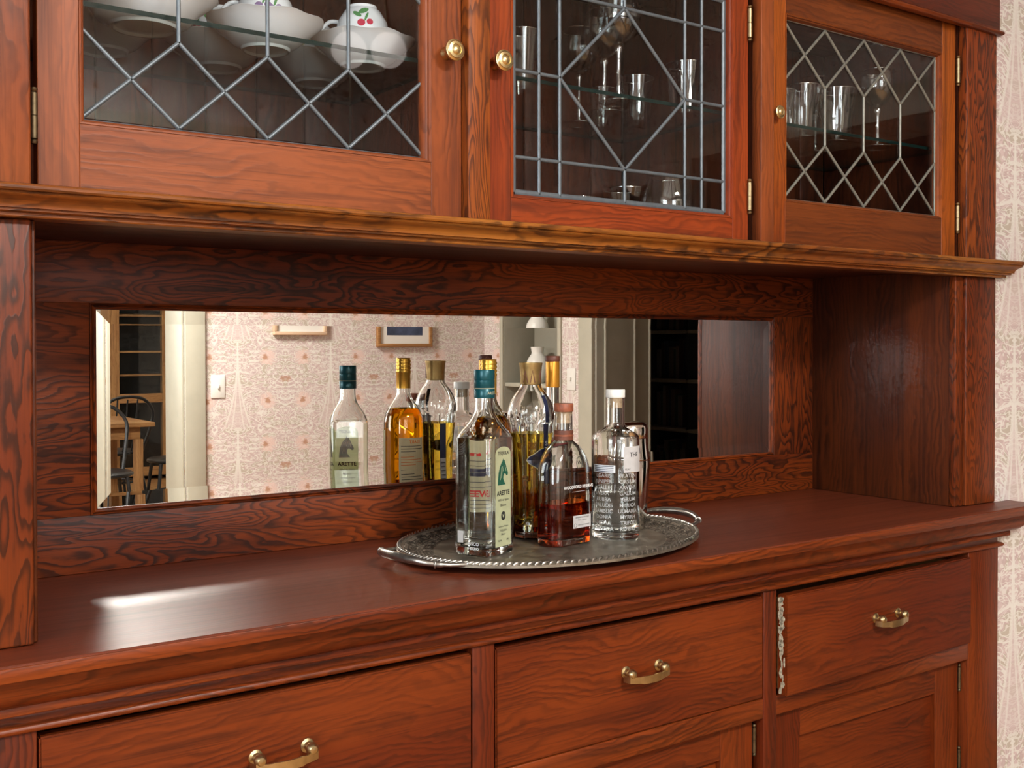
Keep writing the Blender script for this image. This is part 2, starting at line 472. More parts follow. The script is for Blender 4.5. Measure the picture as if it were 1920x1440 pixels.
def wall_cells(mb, axis, f0, f1, a0, a1, z0, z1, holes, m=0):
    us = sorted({a0, a1, *[h[0] for h in holes], *[h[1] for h in holes]}); zs = sorted({z0, z1, *[h[2] for h in holes], *[h[3] for h in holes]})
    for i in range(len(us) - 1):
        for j in range(len(zs) - 1):
            cu, cz = (us[i] + us[i + 1]) / 2, (zs[j] + zs[j + 1]) / 2
            if any(h[0] < cu < h[1] and h[2] < cz < h[3] for h in holes): continue
            if axis == 'x': mb.box(us[i], us[i + 1], f0, f1, zs[j], zs[j + 1], m)
            else: mb.box(f0, f1, us[i], us[i + 1], zs[j], zs[j + 1], m)

def wall(name, axis, f0, f1, a0, a1, holes, mat, z1=ZC):
    mb = MB(); wall_cells(mb, axis, f0, f1, a0, a1, 0, z1, holes); o = mb.build(name, mat); return struct(o)

HX0, HX1 = .171, 2.2575          # outer edges of the built-in sideboard
wall('wall_front', 'x', YW1, 1.80, HX1, 4.0, [], M_paper_x)
wall('wall_front_left', 'x', YW1, 1.80, XW0 - .15, HX0, [], M_paper_x)
struct(box('wall_front_above', HX0, HX1, YW1, 1.80, 2.1201, ZC, M_paper_x, bev=0))
wall('wall_behind', 'x', 1.76, 1.80, HX0, HX1, [], M_cream, 2.12)
wall('wall_back', 'x', -2.15, YW0, XW0 - .15, 4.0, [(-.90, .70, 1.0, 2.35), (.98, 1.828, 0, 2.10)], M_paper_b)
wall('wall_left', 'y', XW0 - .15, XW0, -1.9, YW1, [(-.55, .65, 1.0, 2.30)], M_paper_y)
wall('wall_right', 'y', XW1, 3.988, -1.9, YW1, [(-1.712, -1.169, .60, 2.04), (-.8851, .5501, 0, 2.12)], M_paper_y)
struct(box('ceiling', -1.8, 6.3, -7.5, 1.85, ZC, ZC + .08, M_ceil, bev=0))
# oak strip floor: boards in view through the doorway are built one by one
fl = struct(box('floor', -1.8, 6.3, -7.5, 1.85, -.08, -.012, M_dark, bev=0))
bm_me = None
nb = 0
for i in range(64):
    x0 = -1.8 + i * .126
    if x0 > 6.2: break
    o = box('floor_board', x0, x0 + .1245, -7.5, 1.85, -.012, 0, wood('y', 'oak'), fl, bev=0)
wall('wall_dining_back', 'x', -7.45, -7.30, -.55, 4.6, [], M_cream)
wall('wall_dining_left', 'y', -.55, -.45, -7.3, -2.15, [(-5.4, -3.4, 1.0, 2.4)], M_cream)
wall('wall_dining_right', 'y', 4.5, 4.6, -7.3, -2.15, [], M_cream)
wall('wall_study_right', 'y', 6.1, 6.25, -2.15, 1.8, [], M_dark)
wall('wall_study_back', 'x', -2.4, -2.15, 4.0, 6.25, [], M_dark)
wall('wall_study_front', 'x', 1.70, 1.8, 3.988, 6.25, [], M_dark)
# window sashes
def window(name, axis, f, a0, a1, z0, z1):
    e = struct(empty(name, ((a0 + a1) / 2, f, z0) if axis == 'x' else (f, (a0 + a1) / 2, z0)))
    def b(nm, u0, u1, v0, v1, d0, d1, mat):
        if axis == 'x': return box(nm, u0, u1, f + d0, f + d1, v0, v1, mat, e, bev=.002)
        return box(nm, f + d0, f + d1, u0, u1, v0, v1, mat, e, bev=.002)
    zm = (z0 + z1) / 2
    for u in (a0, a1 - .05): b('window_stile', u, u + .05, z0, z1, -.02, .02, M_trim)
    for v in (z0, zm - .025, z1 - .05): b('window_rail', a0 + .05, a1 - .05, v, v + .05, -.02, .02, M_trim)
    for v0, v1 in ((z0 + .05, zm - .025), (zm + .025, z1 - .05)): b('window_pane', a0 + .05, a1 - .05, v0, v1, -.003, .003, M_pane)
    return e
window('window_1', 'x', -2.02, -.90, .70, 1.0, 2.35)
window('window_2', 'y', -1.66, -.55, .65, 1.0, 2.30)
window('window_3', 'y', -.50, -5.4, -3.4, 1.0, 2.4)

# door casing on the back wall and the lining of the opening
def casing(name, pieces):
    e = struct(empty(name, pieces[0][1][:1] + (pieces[0][1][2], 0)))
    for nm, b, mat in pieces: box(nm, *b, mat, e, bev=.003)
    return e
casing('trim_1', [
    ('casing_board', (1.828, 1.931, -1.9, -1.878, 0, 2.10), M_trim), ('casing_board', (.877, .98, -1.9, -1.878, 0, 2.10), M_trim),
    ('head_casing', (.86, 1.948, -1.9, -1.872, 2.10, 2.23), M_trim),
    ('jamb', (1.816, 1.828, -2.15, -1.9, 0, 2.10), M_trim), ('jamb', (.98, .992, -2.15, -1.9, 0, 2.10), M_trim), ('head_jamb', (.992, 1.816, -2.15, -1.9, 2.088, 2.10), M_trim)])
casing('trim_2', [
    ('casing_board', (XW1 - .022, XW1, -.994, -.885, 0, 2.12), M_trim), ('head_casing', (XW1 - .028, XW1, -1.01, .67, 2.12, 2.25), M_trim),
    ('casing_board', (XW1 - .022, XW1, .55, .66, 0, 2.12), M_trim),
    ('jamb', (XW1, 3.988, -.885, -.872, 0, 2.12), M_greige), ('jamb_bead', (XW1 + .05, XW1 + .062, -.872, -.860, 0, 2.12), M_trim),
    ('jamb_bead', (XW1 + .25, XW1 + .262, -.872, -.860, 0, 2.12), M_trim), ('jamb_bead', (XW1 + .355, XW1 + .367, -.872, -.860, 0, 2.12), M_trim), ('jamb', (XW1, 3.988, .537, .55, 0, 2.12), M_greige)])
casing('trim_3', [   # lining of the shelved alcove
    ('alcove_back', (3.835, 3.86, -1.72, -1.16, .59, 2.05), M_greige), ('alcove_side', (XW1 + .001, 3.835, -1.7118, -1.697, .6001, 2.0399), M_greige),
    ('alcove_side', (XW1 + .001, 3.835, -1.184, -1.1692, .6001, 2.0399), M_greige), ('alcove_shelf', (XW1 + .005, 3.835, -1.697, -1.184, 1.030, 1.052), M_trim),
    ('alcove_shelf', (XW1 + .005, 3.835, -1.697, -1.184, 1.50, 1.522), M_trim), ('alcove_shelf', (XW1 + .005, 3.835, -1.697, -1.184, .62, .642), M_trim),
    ('casing_board', (XW1 - .014, XW1, -1.725, -1.697, .60, 2.04), M_trim), ('casing_board', (XW1 - .014, XW1, -1.184, -1.156, .60, 2.04), M_trim)])
for nm, b in (('baseboard_back', (1.931, XW1, -1.9, -1.88, 0, .16)), ('baseboard_right', (XW1 - .02, XW1, -1.88, -.995, 0, .16)), ('baseboard_front', (HX1 + .02, XW1, YW1 - .02, YW1, 0, .16))):
    struct(box(nm, *b, M_trim, bev=.004))

# ================================================================== THE SIDEBOARD
YU, YL = 1.350, 1.342            # front planes of the upper cabinet and of the lower one
YB, YM = 1.733, 1.737            # back panel, mirror glass
ZT = .92                         # worktop
BAY = [(.2835, .882), (.921, 1.5065), (1.5405, 2.145)]
PATH = lambda y: [(HX1, YW1 + .0), (HX1, y), (HX0, y), (HX0, YW1 + .0)]
NRM = [(1, 0), (1, -1), (-1, -1), (-1, 0)]

# ---- worktop
wt = empty('worktop', (1.21, 1.53, ZT - .018), 'polished dark red-brown worktop with moulded front edge under the tray', 'worktop')
MBt = MB(); MBt.box(HX0 - .055, HX1 + .055, YL - .0675, YW1, ZT - .0185, ZT); MBt.box(HX0 + .003, HX1 - .003, YW1, YB + .012, ZT - .0185, ZT)
o = MBt.build('top_board', wood('x', 'top'), wt)
bm = bmesh.new(); bm.from_mesh(o.data)
ed = [e for e in bm.edges if all(abs(v.co.y - (YL - .0675 - 1.53)) < 1e-4 for v in e.verts) and abs(e.verts[0].co.x - e.verts[1].co.x) > 1]
bmesh.ops.bevel(bm, geom=ed, offset=.003, segments=3, affect='EDGES'); bm.to_mesh(o.data); bm.free(); autosmooth(o, 40)
box('edge_lipping', HX0 - .055, HX1 + .055, YL - .0685, YL - .0655, ZT - .0182, ZT - .0022, wood('x', 'lower_m'), wt, bev=.0008)
ov = [(0, .9012)] + [(.047, .9012), (.047, .8985)]
for k in range(9):
    a = pi / 2 * k / 8; ov.append((.012 + .034 * math.cos(a) ** .9, .8985 - .039 * math.sin(a)))
ov += [(0, .8595)]
moulding('cove_moulding', ov, PATH(YL), wood('x', 'lower_m'), wt, NRM)
moulding('fillet', [(0, .8594), (.0165, .8594), (.0175, .8575), (.0175, .8500), (.0165, .8488), (0, .8488)], PATH(YL), wood('x', 'lower_m'), wt, NRM)

# ---- lower cabinet
lc = empty('lower_cabinet', (1.21, 1.53, 0), 'red-brown lower sideboard with three drawers above panelled doors', 'cabinet')
YLB = YW1 + .36
W = lambda a, t='lower': wood(a, t)
box('post', HX0, BAY[0][0], YL, YLB, 0, .8345, W('z'), lc); box('post', BAY[2][1], HX1 - .0005, YL, YLB, 0, .8345, W('z'), lc)
box('frieze_rail', HX0 + .001, HX1 - .001, YL + .0005, YL + .022, .8232, .8487, W('x', 'lower_m'), lc)
bead = []
for k in range(9):
    a = -pi / 2 + pi * k / 8; bead.append((.001 + .0075 * math.cos(a), .8290 + .0055 * math.sin(a)))
moulding('bead_moulding', [(-.004, .8235)] + bead + [(-.004, .8345)], PATH(YL), wood('x', 'lower_m'), lc, NRM)
for a, b in ((BAY[0][1], BAY[1][0]), (BAY[1][1], BAY[2][0])): box('stile', a, b, YL, YL + .03, .0, .8232, W('z'), lc)
for a, b in BAY:
    box('drawer_rail', a, b, YL + .0006, YL + .03, .594, .630, W('x', 'lower_m'), lc)
    box('toe_rail', a, b, YL + .0006, YL + .03, .0, .11, W('x'), lc)
    box('carcase_bottom', a - .01, b + .01, YL + .03, YLB, .09, .108, W('x', 'inner'), lc, bev=0)
    box('drawer_runner', a - .01, b + .01, YL + .031, YLB, .596, .606, W('x', 'inner'), lc, bev=0)
box('carcase_back', HX0, HX1, YLB, YLB + .015, 0, .86, W('x', 'inner'), lc, bev=0)

def drawer_pull(parent, x, y, z):
    """cast brass bail: two ball feet on roses, flat bowed bar with a raised middle"""
    e = MB()
    for s in (-1, 1):
        V, Fs = lathe_v([(.0, 0), (.0095, 0), (.0095, .0015), (.006, .003), (.0052, .008), (.007, .011), (.0085, .015), (.0080, .019), (.005, .0225), (0, .0235)], 20, (x + s * .036, y, z + .004), '-y'); e.add(V, Fs)
    pts = []
    for k in range(29):
        q = -1 + 2 * k / 28; xx = x + q * .0465
        dz = -.0035 - .003 * (1 - q * q); dy = .017 + .007 * (1 - q * q) - (.010 if abs(q) > .93 else 0)
        mid = abs(q) < .45
        hh = .0062 if mid else .0052
        th = .0030 if mid else .0022
        pts.append([(xx, y - dy - th, z + dz - hh), (xx, y - dy - th, z + dz + hh), (xx, y - dy, z + dz + hh), (xx, y - dy, z + dz - hh)])
    V, Fs = rings_mesh(pts); e.add(V, Fs)
    return e.build('drawer_pull', M_brass_pale, parent, 35)

def drawer(i, x0, x1, z0, z1, label):
    g = .0022
    mb = MB(); mb.box(x0 + g, x1 - g, YL - .0005, YL + .021, z0 + .0015, z1)
    d = mb.build('drawer', W('x'), lc)
    bm = bmesh.new(); bm.from_mesh(d.data); bmesh.ops.bevel(bm, geom=bm.edges[:], offset=.0022, segments=2, affect='EDGES'); bm.to_mesh(d.data); bm.free(); autosmooth(d, 50)
    if label: d['label'] = label
    mb = MB()
    for a, b in ((x0 + .008, x0 + .020), (x1 - .020, x1 - .008)): mb.box(a, b, YL + .0212, YL + .30, z0 + .01, z1 - .012)
    mb.box(x0 + .020, x1 - .020, YL + .29, YL + .30, z0 + .02, z1 - .012); mb.box(x0 + .020, x1 - .020, YL + .0212, YL + .29, z0 + .012, z0 + .02)
    mb.build('drawer_box', W('y', 'oak'), d)
    drawer_pull(d, (x0 + x1) / 2 + (0 if i else -.0), YL - .0005, .7315)
    return d
D = []
for i, (a, b) in enumerate(BAY):
    D.append(drawer(i, a, b, .6305, .8145, [None, None, 'drawer standing slightly open with chipped left edge'][i]))
# the right-hand drawer stands a little open, more at its left end
piv = Vector((BAY[2][1], YL, 0)); off = Vector(lc.location)
ang = R(1.05)
mt = Matrix.Translation(piv - off) @ Matrix.Translation((-.001, -.008, .0)) @ Matrix.Rotation(R(1.25), 4, 'Z') @ Matrix.Translation(-(piv - off))
D[2].matrix_local = mt
# chipped pale paint on the edge of the open drawer
mb = MB(); random.seed(5)
zz = .634
while zz < .810:
    h = random.uniform(.004, .012); up = zz > .70
    if random.random() < (.9 if up else .75):
        n = 9; c0 = YL + random.uniform(.009, .015) if up else YL + random.uniform(.004, .016)
        w0 = random.uniform(.004, .0085) if up else random.uniform(.0015, .004)
        P = [(c0 + w0 * random.uniform(.55, 1.1) * math.cos(2 * pi * k / n), zz + h / 2 + h * random.uniform(.6, 1.1) * math.sin(2 * pi * k / n)) for k in range(n)]
        P = [(min(max(y, YL + .0028), YL + .0186), min(max(z, .6345), .8105)) for y, z in P]
        mb.add([(BAY[2][0] + .0022 - .0004, y, z) for y, z in P] + [(BAY[2][0] + .0026, y, z) for y, z in P], [tuple(range(n)), tuple(range(2 * n - 1, n - 1, -1))] + [(k, k + n, (k + 1) % n + n, (k + 1) % n) for k in range(n)])
    zz += h * .75
o = mb.build('chipped_paint', plain('old_paint', (.42, .39, .29), .8, 0, .35, 220), None); o['kind'] = 'stuff'
o.data.transform(Matrix.Translation(-off)); o.parent = D[2]

def hinge(parent, x, y, z0, z1, mat, r=.0042):
    pr = [(.0, 0), (r * .75, .0008), (r * .95, .003), (r * .75, .0055), (r * .5, .0062), (r * .95, .007)]
    L = z1 - z0
    prof = pr + [(r * .95, L / 2 - .0004), (r * .80, L / 2), (r * .95, L / 2 + .0004)] + [(a, L - b) for a, b in reversed(pr)]
    return lathe('hinge', prof, mat, parent, 14, (x, y, z0))

def lower_door(x0, x1, hinge_right=True):
    yd = YL + .018; sw = .082
    mb = MB()
    xa, xb = x0 + .003, x1 - .010
    for p in ((xa, xa + sw), (xb - sw, xb)): mb.box(p[0], p[1], yd, yd + .02, .113, .592, 0)
    mb.box(xa + sw, xb - sw, yd + .0003, yd + .02, .533, .592, 1); mb.box(xa + sw, xb - sw, yd + .0003, yd + .02, .113, .19, 1)
    d = mb.build('door', [W('z'), W('x')], lc)
    bm = bmesh.new(); bm.from_mesh(d.data); bmesh.ops.bevel(bm, geom=bm.edges[:], offset=.0012, segments=1, affect='EDGES'); bm.to_mesh(d.data); bm.free()
    box('door_panel', xa + sw - .008, xb - sw + .008, yd + .011, yd + .017, .18, .54, W('x'), d, bev=0)
    for z0, z1 in ((.523, .582), (.15, .21)): hinge(d, x1 - .0062, yd - .001, z0, z1, M_brass_old, .004)
    hinge(d, x1 - .0062, yd - .001, .345, .405, M_brass_old, .004)
for a, b in BAY: lower_door(a, b)

# ---- niche with back panel and side panels
ni = empty('sideboard_niche', (1.21, 1.55, ZT), 'dark figured wood niche lining framing the long mirror', 'niche')
MX0, MX1, MZ0, MZ1 = .4450, 1.9780, 1.0075, 1.3300
NX0, NX1, NZ1 = .2635, 2.1160, 1.4235
box('top_board', NX0, NX1, YB, YB + .012, MZ1, NZ1, wood('x', 'panel'), ni, bev=.0005)
box('bottom_board', NX0, NX1, YB, YB + .012, ZT + .0005, MZ0, wood('x', 'panel'), ni, bev=.0005)
box('stile', NX0, MX0, YB + .0003, YB + .012, MZ0, MZ1, wood('x', 'panel'), ni, bev=.0005)
box('stile', MX1, NX1, YB + .0003, YB + .012, MZ0, MZ1, wood('z', 'panel'), ni, bev=.0005)
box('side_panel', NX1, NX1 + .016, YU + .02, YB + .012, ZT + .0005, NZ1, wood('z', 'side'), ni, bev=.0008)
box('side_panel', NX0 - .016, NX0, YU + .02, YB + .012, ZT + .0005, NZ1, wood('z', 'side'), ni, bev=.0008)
box('post', BAY[2][1], HX1, YU, YU + .022, ZT + .0005, 1.4105, wood('z', 'post'), ni, bev=.003, seg=3)
box('post', HX0, BAY[0][0], YU, YU + .022, ZT + .0005, 1.4105, wood('z', 'post'), ni, bev=.003, seg=3)
box('post_return', NX1 - .0006, BAY[2][1] - .0005, YU + .006, YU + .022, ZT + .0005, 1.4105, wood('z', 'post'), ni, bev=.002)
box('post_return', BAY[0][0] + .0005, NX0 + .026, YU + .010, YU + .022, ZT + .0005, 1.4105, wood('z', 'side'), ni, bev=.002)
# ---- bevelled mirror
mi = empty('mirror', (1.21, YM, MZ0), 'long mirror with slanted glass edges in a slim dark wooden frame', 'mirror')
fwid = .0095
def frame_piece(pts, mat): 
    V, Fs = rings_mesh(pts); o = mk('frame_bead', V, Fs, mat, mi); fix(o); autosmooth(o, 40)
def bprof(d, horizontal):  # (across, depth) small half-round bead
    return [(.0, .002), (.0, -.0020), (.0012, -.0026), (.0024, -.0012), (.0036, -.0030), (.0058, -.0040), (.0080, -.0030), (.0094, -.0008), (.0094, .004), (.0, .004)]
for side in range(4):
    ring0, ring1 = [], []
    for a, dpt in bprof(0, 0):
        y = YB + dpt
        if side == 0: ring0.append((MX0 + a, y, MZ1 - a)); ring1.append((MX1 - a, y, MZ1 - a))
        if side == 1: ring0.append((MX0 + a, y, MZ0 + a)); ring1.append((MX1 - a, y, MZ0 + a))
        if side == 2: ring0.append((MX0 + a, y, MZ0 + a)); ring1.append((MX0 + a, y, MZ1 - a))
        if side == 3: ring0.append((MX1 - a, y, MZ0 + a)); ring1.append((MX1 - a, y, MZ1 - a))
    frame_piece([ring0, ring1], wood('x' if side < 2 else 'z', 'panel'))
gx0, gx1, gz0, gz1 = MX0 + fwid - .001, MX1 - fwid + .001, MZ0 + fwid - .001, MZ1 - fwid + .001
bw = .0225; tl = bw * math.tan(.030)
mk('mirror_glass', [(gx0 + bw, YM, gz0 + bw), (gx1 - bw, YM, gz0 + bw), (gx1 - bw, YM, gz1 - bw), (gx0 + bw, YM, gz1 - bw),
                    (gx0 + bw, YM + .004, gz0 + bw), (gx1 - bw, YM + .004, gz0 + bw), (gx1 - bw, YM + .004, gz1 - bw), (gx0 + bw, YM + .004, gz1 - bw)],
   [(0, 1, 2, 3), (7, 6, 5, 4), (0, 4, 5, 1), (1, 5, 6, 2), (2, 6, 7, 3), (3, 7, 4, 0)], M_mirror, mi)
oc = [(gx0, gz0), (gx1, gz0), (gx1, gz1), (gx0, gz1)]; ic = [(gx0 + bw, gz0 + bw), (gx1 - bw, gz0 + bw), (gx1 - bw, gz1 - bw), (gx0 + bw, gz1 - bw)]
for k in range(4):
    a, b = oc[k], oc[(k + 1) % 4]; c, d = ic[(k + 1) % 4], ic[k]
    tl = bw * math.tan((.032, .044, .032, .047)[k])
    V = [(a[0], YM - tl, a[1]), (b[0], YM - tl, b[1]), (c[0], YM, c[1]), (d[0], YM, d[1])]
    V += [(x, YM + .004, z) for x, _, z in V]
    mk('mirror_bevel', V, [(0, 1, 2, 3), (7, 6, 5, 4), (0, 4, 5, 1), (1, 5, 6, 2), (2, 6, 7, 3), (3, 7, 4, 0)], M_mirror, mi)

# ---- upper cabinet
uc = empty('upper_cabinet', (1.21, 1.55, 1.41), 'orange-red wooden upper cabinet with three leaded-glass doors', 'cabinet')
ZF, ZR = 1.446, 1.955            # cabinet floor, cabinet roof
WU = lambda a, t='upper': wood(a, t)
sp = [(-.02, 1.4460), (.040, 1.4460), (.0425, 1.4452), (.0440, 1.4430), (.0440, 1.4400), (.0425, 1.4378), (.0395, 1.4368), (.0385, 1.4352), (.0400, 1.4346)]
for k in range(8):
    a = k / 7; sp.append((.0395 - .0125 * a - .004 * math.sin(pi * a), 1.4340 - .0138 * a))
sp += [(.0225, 1.4198), (.0225, 1.4172), (.0205, 1.4160), (.0150, 1.4156), (.0150, 1.4122), (.0138, 1.4106), (-.02, 1.4106)]
moulding('shelf_moulding', sp, PATH(YU), wood('x', 'mould'), uc, NRM)
box('soffit_board', HX0 + .02, HX1 - .02, YU + .02, YB + .012, NZ1, ZF - .003, wood('x', 'side'), uc, bev=0)
box('soffit_strip', BAY[0][0], BAY[2][1], YU + .0205, YU + .045, 1.4125, NZ1, wood('x', 'side'), uc, bev=.001)
box('post', HX0, BAY[0][0], YU, YU + .022, ZF, 1.945, WU('z'), uc, bev=.003, seg=3)
box('post', BAY[2][1], HX1, YU, YU + .022, ZF, 1.945, WU('z', 'upper_fig'), uc, bev=.003, seg=3)
for a, b in ((BAY[0][1], BAY[1][0]), (BAY[1][1], BAY[2][0])):
    box('stile', a, b, YU, YU + .022, ZF, 1.945, WU('z', 'upper_fig' if a < 1 else 'upper'), uc, bev=.002)
    box('partition', a + .002, b - .002, YU + .0225, YB - .008, ZF, ZR, wood('z', 'inner'), uc, bev=0)
box('cabinet_side', HX0 + .09, BAY[0][0] - .001, YU + .0225, YB - .008, ZF, ZR, wood('z', 'inner'), uc, bev=0)
box('cabinet_side', BAY[2][1] + .001, HX1 - .09, YU + .0225, YB - .008, ZF, ZR, wood('z', 'inner'), uc, bev=0)
box('cabinet_floor', HX0 + .08, HX1 - .08, YU + .0225, YB, ZF - .003, ZF + .003, wood('x', 'inner'), uc, bev=0)
box('cabinet_roof', HX0 + .05, HX1 - .05, YU + .0225, YB, ZR, ZR + .015, wood('x', 'inner'), uc, bev=0)
for a, b in BAY:
    n = 7; wd = (b - a) / n
    for k in range(n): box('back_plank', a + k * wd + .0008, a + (k + 1) * wd - .0008, YB - .008 + .0012 * (k % 2), YB + .004, ZF + .003, ZR, wood('z', 'inner'), uc, bev=.0025, seg=1)
moulding('fascia_bead', [(-.004, 1.9375)] + [(.004 + .0075 * math.cos(-pi / 2 + pi * k / 8), 1.9430 + .0055 * math.sin(-pi / 2 + pi * k / 8)) for k in range(9)] + [(-.004, 1.9485)], PATH(YU), wood('x', 'lower_m'), uc, NRM)
box('fascia', HX0 - .005, HX1 + .004, YU - .005, YU + .022, 1.9485, 2.10, wood('x', 'lower'), uc, bev=.002)
box('crown_board', HX0 - .04, HX1 + .04, YU - .045, YW1, 2.10, 2.12, wood('x', 'lower_m'), uc, bev=.003)

def knob(parent, x, y, z, r=.0155, L=.030, mat=None):
    prof = [(0, 0), (r * .62, 0), (r * .62, .002), (r * .50, .004), (r * .46, L * .35), (r * .50, L * .5), (r * .58, L * .56), (r * .92, L * .66), (r, L * .74), (r * .98, L * .84), (r * .80, L * .88),
            (r * .76, L * .93), (r * .52, L * .955), (r * .49, L * .93), (r * .44, L * .95), (r * .36, L * .99), (r * .18, L * 1.02), (0, L * 1.03)]
    return lathe('knob', prof, mat or M_brass, parent, 32, (x, y, z), '-y', sm=50)

def upper_door(bay, x0, x1, gx0, gx1, gz0, gz1, mats, knob_x, knob_args, hinge_x, hinges, hinge_mat, lat, lead, seam):
    yd = YU + .018; th = .022
    mb = MB(); zt = 1.944
    mb.box(x0, gx0 - seam[0], yd, yd + th, ZF + .0012, zt, 0); mb.box(gx1 + seam[1], x1, yd, yd + th, ZF + .0012, zt, 0)
    mb.box(gx0 - seam[0], gx1 + seam[1], yd + .0004, yd + th, ZF + .0012, gz0 - .006, 1); mb.box(gx0 - seam[0], gx1 + seam[1], yd + .0004, yd + th, gz1 + .006, zt, 1)
    d = mb.build('door', mats, uc)
    bm = bmesh.new(); bm.from_mesh(d.data); bmesh.ops.bevel(bm, geom=bm.edges[:], offset=.0008, segments=1, affect='EDGES'); bm.to_mesh(d.data); bm.free()
    # stepped inner moulding around the glass (four pieces)
    prof = [(0, 0), (.0022, .0004), (.0030, .0030), (.0045, .0036), (.0058, .0062), (.0070, .0110), (.0070, .018), (0, .018)]
    ox0, ox1, oz0, oz1 = gx0 - seam[0], gx1 + seam[1], gz0 - .006, gz1 + .006
    sx0, sx1 = (gx0 - ox0) / .006, (ox1 - gx1) / .006
    for side in range(4):
        A, B = [], []
        for a, dy in prof:
            y = yd + dy
            L_, R_, B_, T_ = ox0 + a * sx0, ox1 - a * sx1, oz0 + a, oz1 - a
            if side == 0: A.append((L_, y, B_)); B.append((R_, y, B_))
            if side == 1: A.append((L_, y, T_)); B.append((R_, y, T_))
            if side == 2: A.append((L_, y, B_)); B.append((L_, y, T_))
            if side == 3: A.append((R_, y, B_)); B.append((R_, y, T_))
        V, Fs = rings_mesh([A, B]); o = mk('glazing_bead', V, Fs, mats[1] if side < 2 else mats[0], d); fix(o); autosmooth(o, 35)
    yg = yd + .014
    cells, bars, wdt = lat
    for c in cells:
        n = len(c); V = [(x, yg - .0012, z) for x, z in c] + [(x, yg + .0012, z) for x, z in c]
        mk('glass_pane', V, [tuple(range(n)), tuple(range(2 * n - 1, n - 1, -1))] + [(k, k + n, (k + 1) % n + n, (k + 1) % n) for k in range(n)], M_pane, d)
    for (ax, az), (bx, bz), wd in bars:
        v = Vector((bx - ax, 0, bz - az)); L = v.length; v.normalize(); pz = Vector((-v.z, 0, v.x))
        A, B = [], []
        for s, dy in ((-1, .0005), (-.8, -.0012), (-.35, -.0022), (.35, -.0022), (.8, -.0012), (1, .0005), (.8, .0018), (-.8, .0018)):
            q = pz * (s * wd / 2); A.append((ax + q.x - v.x * .0008, yg + dy - .0008, az + q.z - v.z * .0008)); B.append((bx + q.x + v.x * .0008, yg + dy - .0008, bz + q.z + v.z * .0008))
        V, Fs = rings_mesh([A, B]); o = mk('lead_came', V, Fs, lead, d); fix(o); autosmooth(o, 60)
    knob(d, knob_x[0], yd, knob_x[1], *knob_args)
    for z0, z1 in hinges: hinge(d, hinge_x, yd - .0035, z0, z1, hinge_mat, .0048)
    return d

def diamond_lattice(a0, a4, border):
    p = (a4 - a0) / 4; a = [a0 + i * p for i in range(5)]; m = [a0 + (i + .5) * p for i in range(4)]
    zb, zx, za, zA, zX, zT = 1.5395, 1.5932, 1.6475, 1.7575, 1.8155, 1.8680
    cells = []
    for b, x_, q in ((zb, zx, za), (zT, zX, zA)):
        for i in range(4): cells.append([(a[i], b), (a[i + 1], b), (m[i], x_)])
        for i in range(1, 4): cells.append([(a[i], b), (m[i], x_), (a[i], q), (m[i - 1], x_)])
        cells.append([(a[0], b), (m[0], x_), (a[0], q)]); cells.append([(a[4], b), (a[4], q), (m[3], x_)])
    for i in range(4): cells.append([(m[i], zx), (a[i + 1], za), (a[i + 1], zA), (m[i], zX), (a[i], zA), (a[i], za)])
    bars = []; wd = .0056
    for b, x_, q in ((zb, zx, za), (zT, zX, zA)):
        for i in range(4): bars += [((a[i], b), (a[i + 1], q), wd), ((a[i + 1], b), (a[i], q), wd)]
    for i in (1, 2, 3): bars.append(((a[i], za), (a[i], zA), wd))
    bars += [((a0, zb - .002), (a0, zT + .002), border), ((a4, zb - .002), (a4, zT + .002), border), ((a0, zb - .003), (a4, zb - .003), border), ((a0, zT + .003), (a4, zT + .003), border)]
    return cells, bars, wd

def grid_lattice():
    X = [.9860, 1.0335, 1.0745, 1.2108, 1.3485, 1.389, 1.4420]; Z = [1.5015, 1.5555, 1.689, 1.822, 1.8760]
    cells = []
    for i in (0, 1, 4, 5):
        for j in range(4): cells.append([(X[i], Z[j]), (X[i + 1], Z[j]), (X[i + 1], Z[j + 1]), (X[i], Z[j + 1])])
    for i in (2, 3):
        for j in (0, 3): cells.append([(X[i], Z[j]), (X[i + 1], Z[j]), (X[i + 1], Z[j + 1]), (X[i], Z[j + 1])])
    cells.append([(X[3], Z[1]), (X[4], Z[2]), (X[3], Z[3]), (X[2], Z[2])])
    for sx, sz in ((2, 1), (4, 1), (2, 3), (4, 3)): cells.append([(X[3], Z[sz]), (X[sx], Z[sz]), (X[sx], Z[2])])
    wd = .0062; bars = []
    for i in (1, 2, 4, 5): bars.append(((X[i], Z[0]), (X[i], Z[4]), wd))
    for j in (1, 3): bars.append(((X[0], Z[j]), (X[6], Z[j]), wd))
    bars += [((X[0], Z[2]), (X[2], Z[2]), wd), ((X[4], Z[2]), (X[6], Z[2]), wd), ((X[3], Z[0]), (X[3], Z[1]), wd), ((X[3], Z[3]), (X[3], Z[4]), wd)]
    for x in (2, 4):
        for z in (1, 3): bars.append(((X[3], Z[z]), (X[x], Z[2]), wd))
    b = .0105
    bars += [((X[0] - .002, Z[0]), (X[0] - .002, Z[4]), b), ((X[6] + .002, Z[0]), (X[6] + .002, Z[4]), b), ((X[0], Z[0] - .001), (X[6], Z[0] - .001), b), ((X[0], Z[4] + .001), (X[6], Z[4] + .001), b)]
    return cells, bars, wd

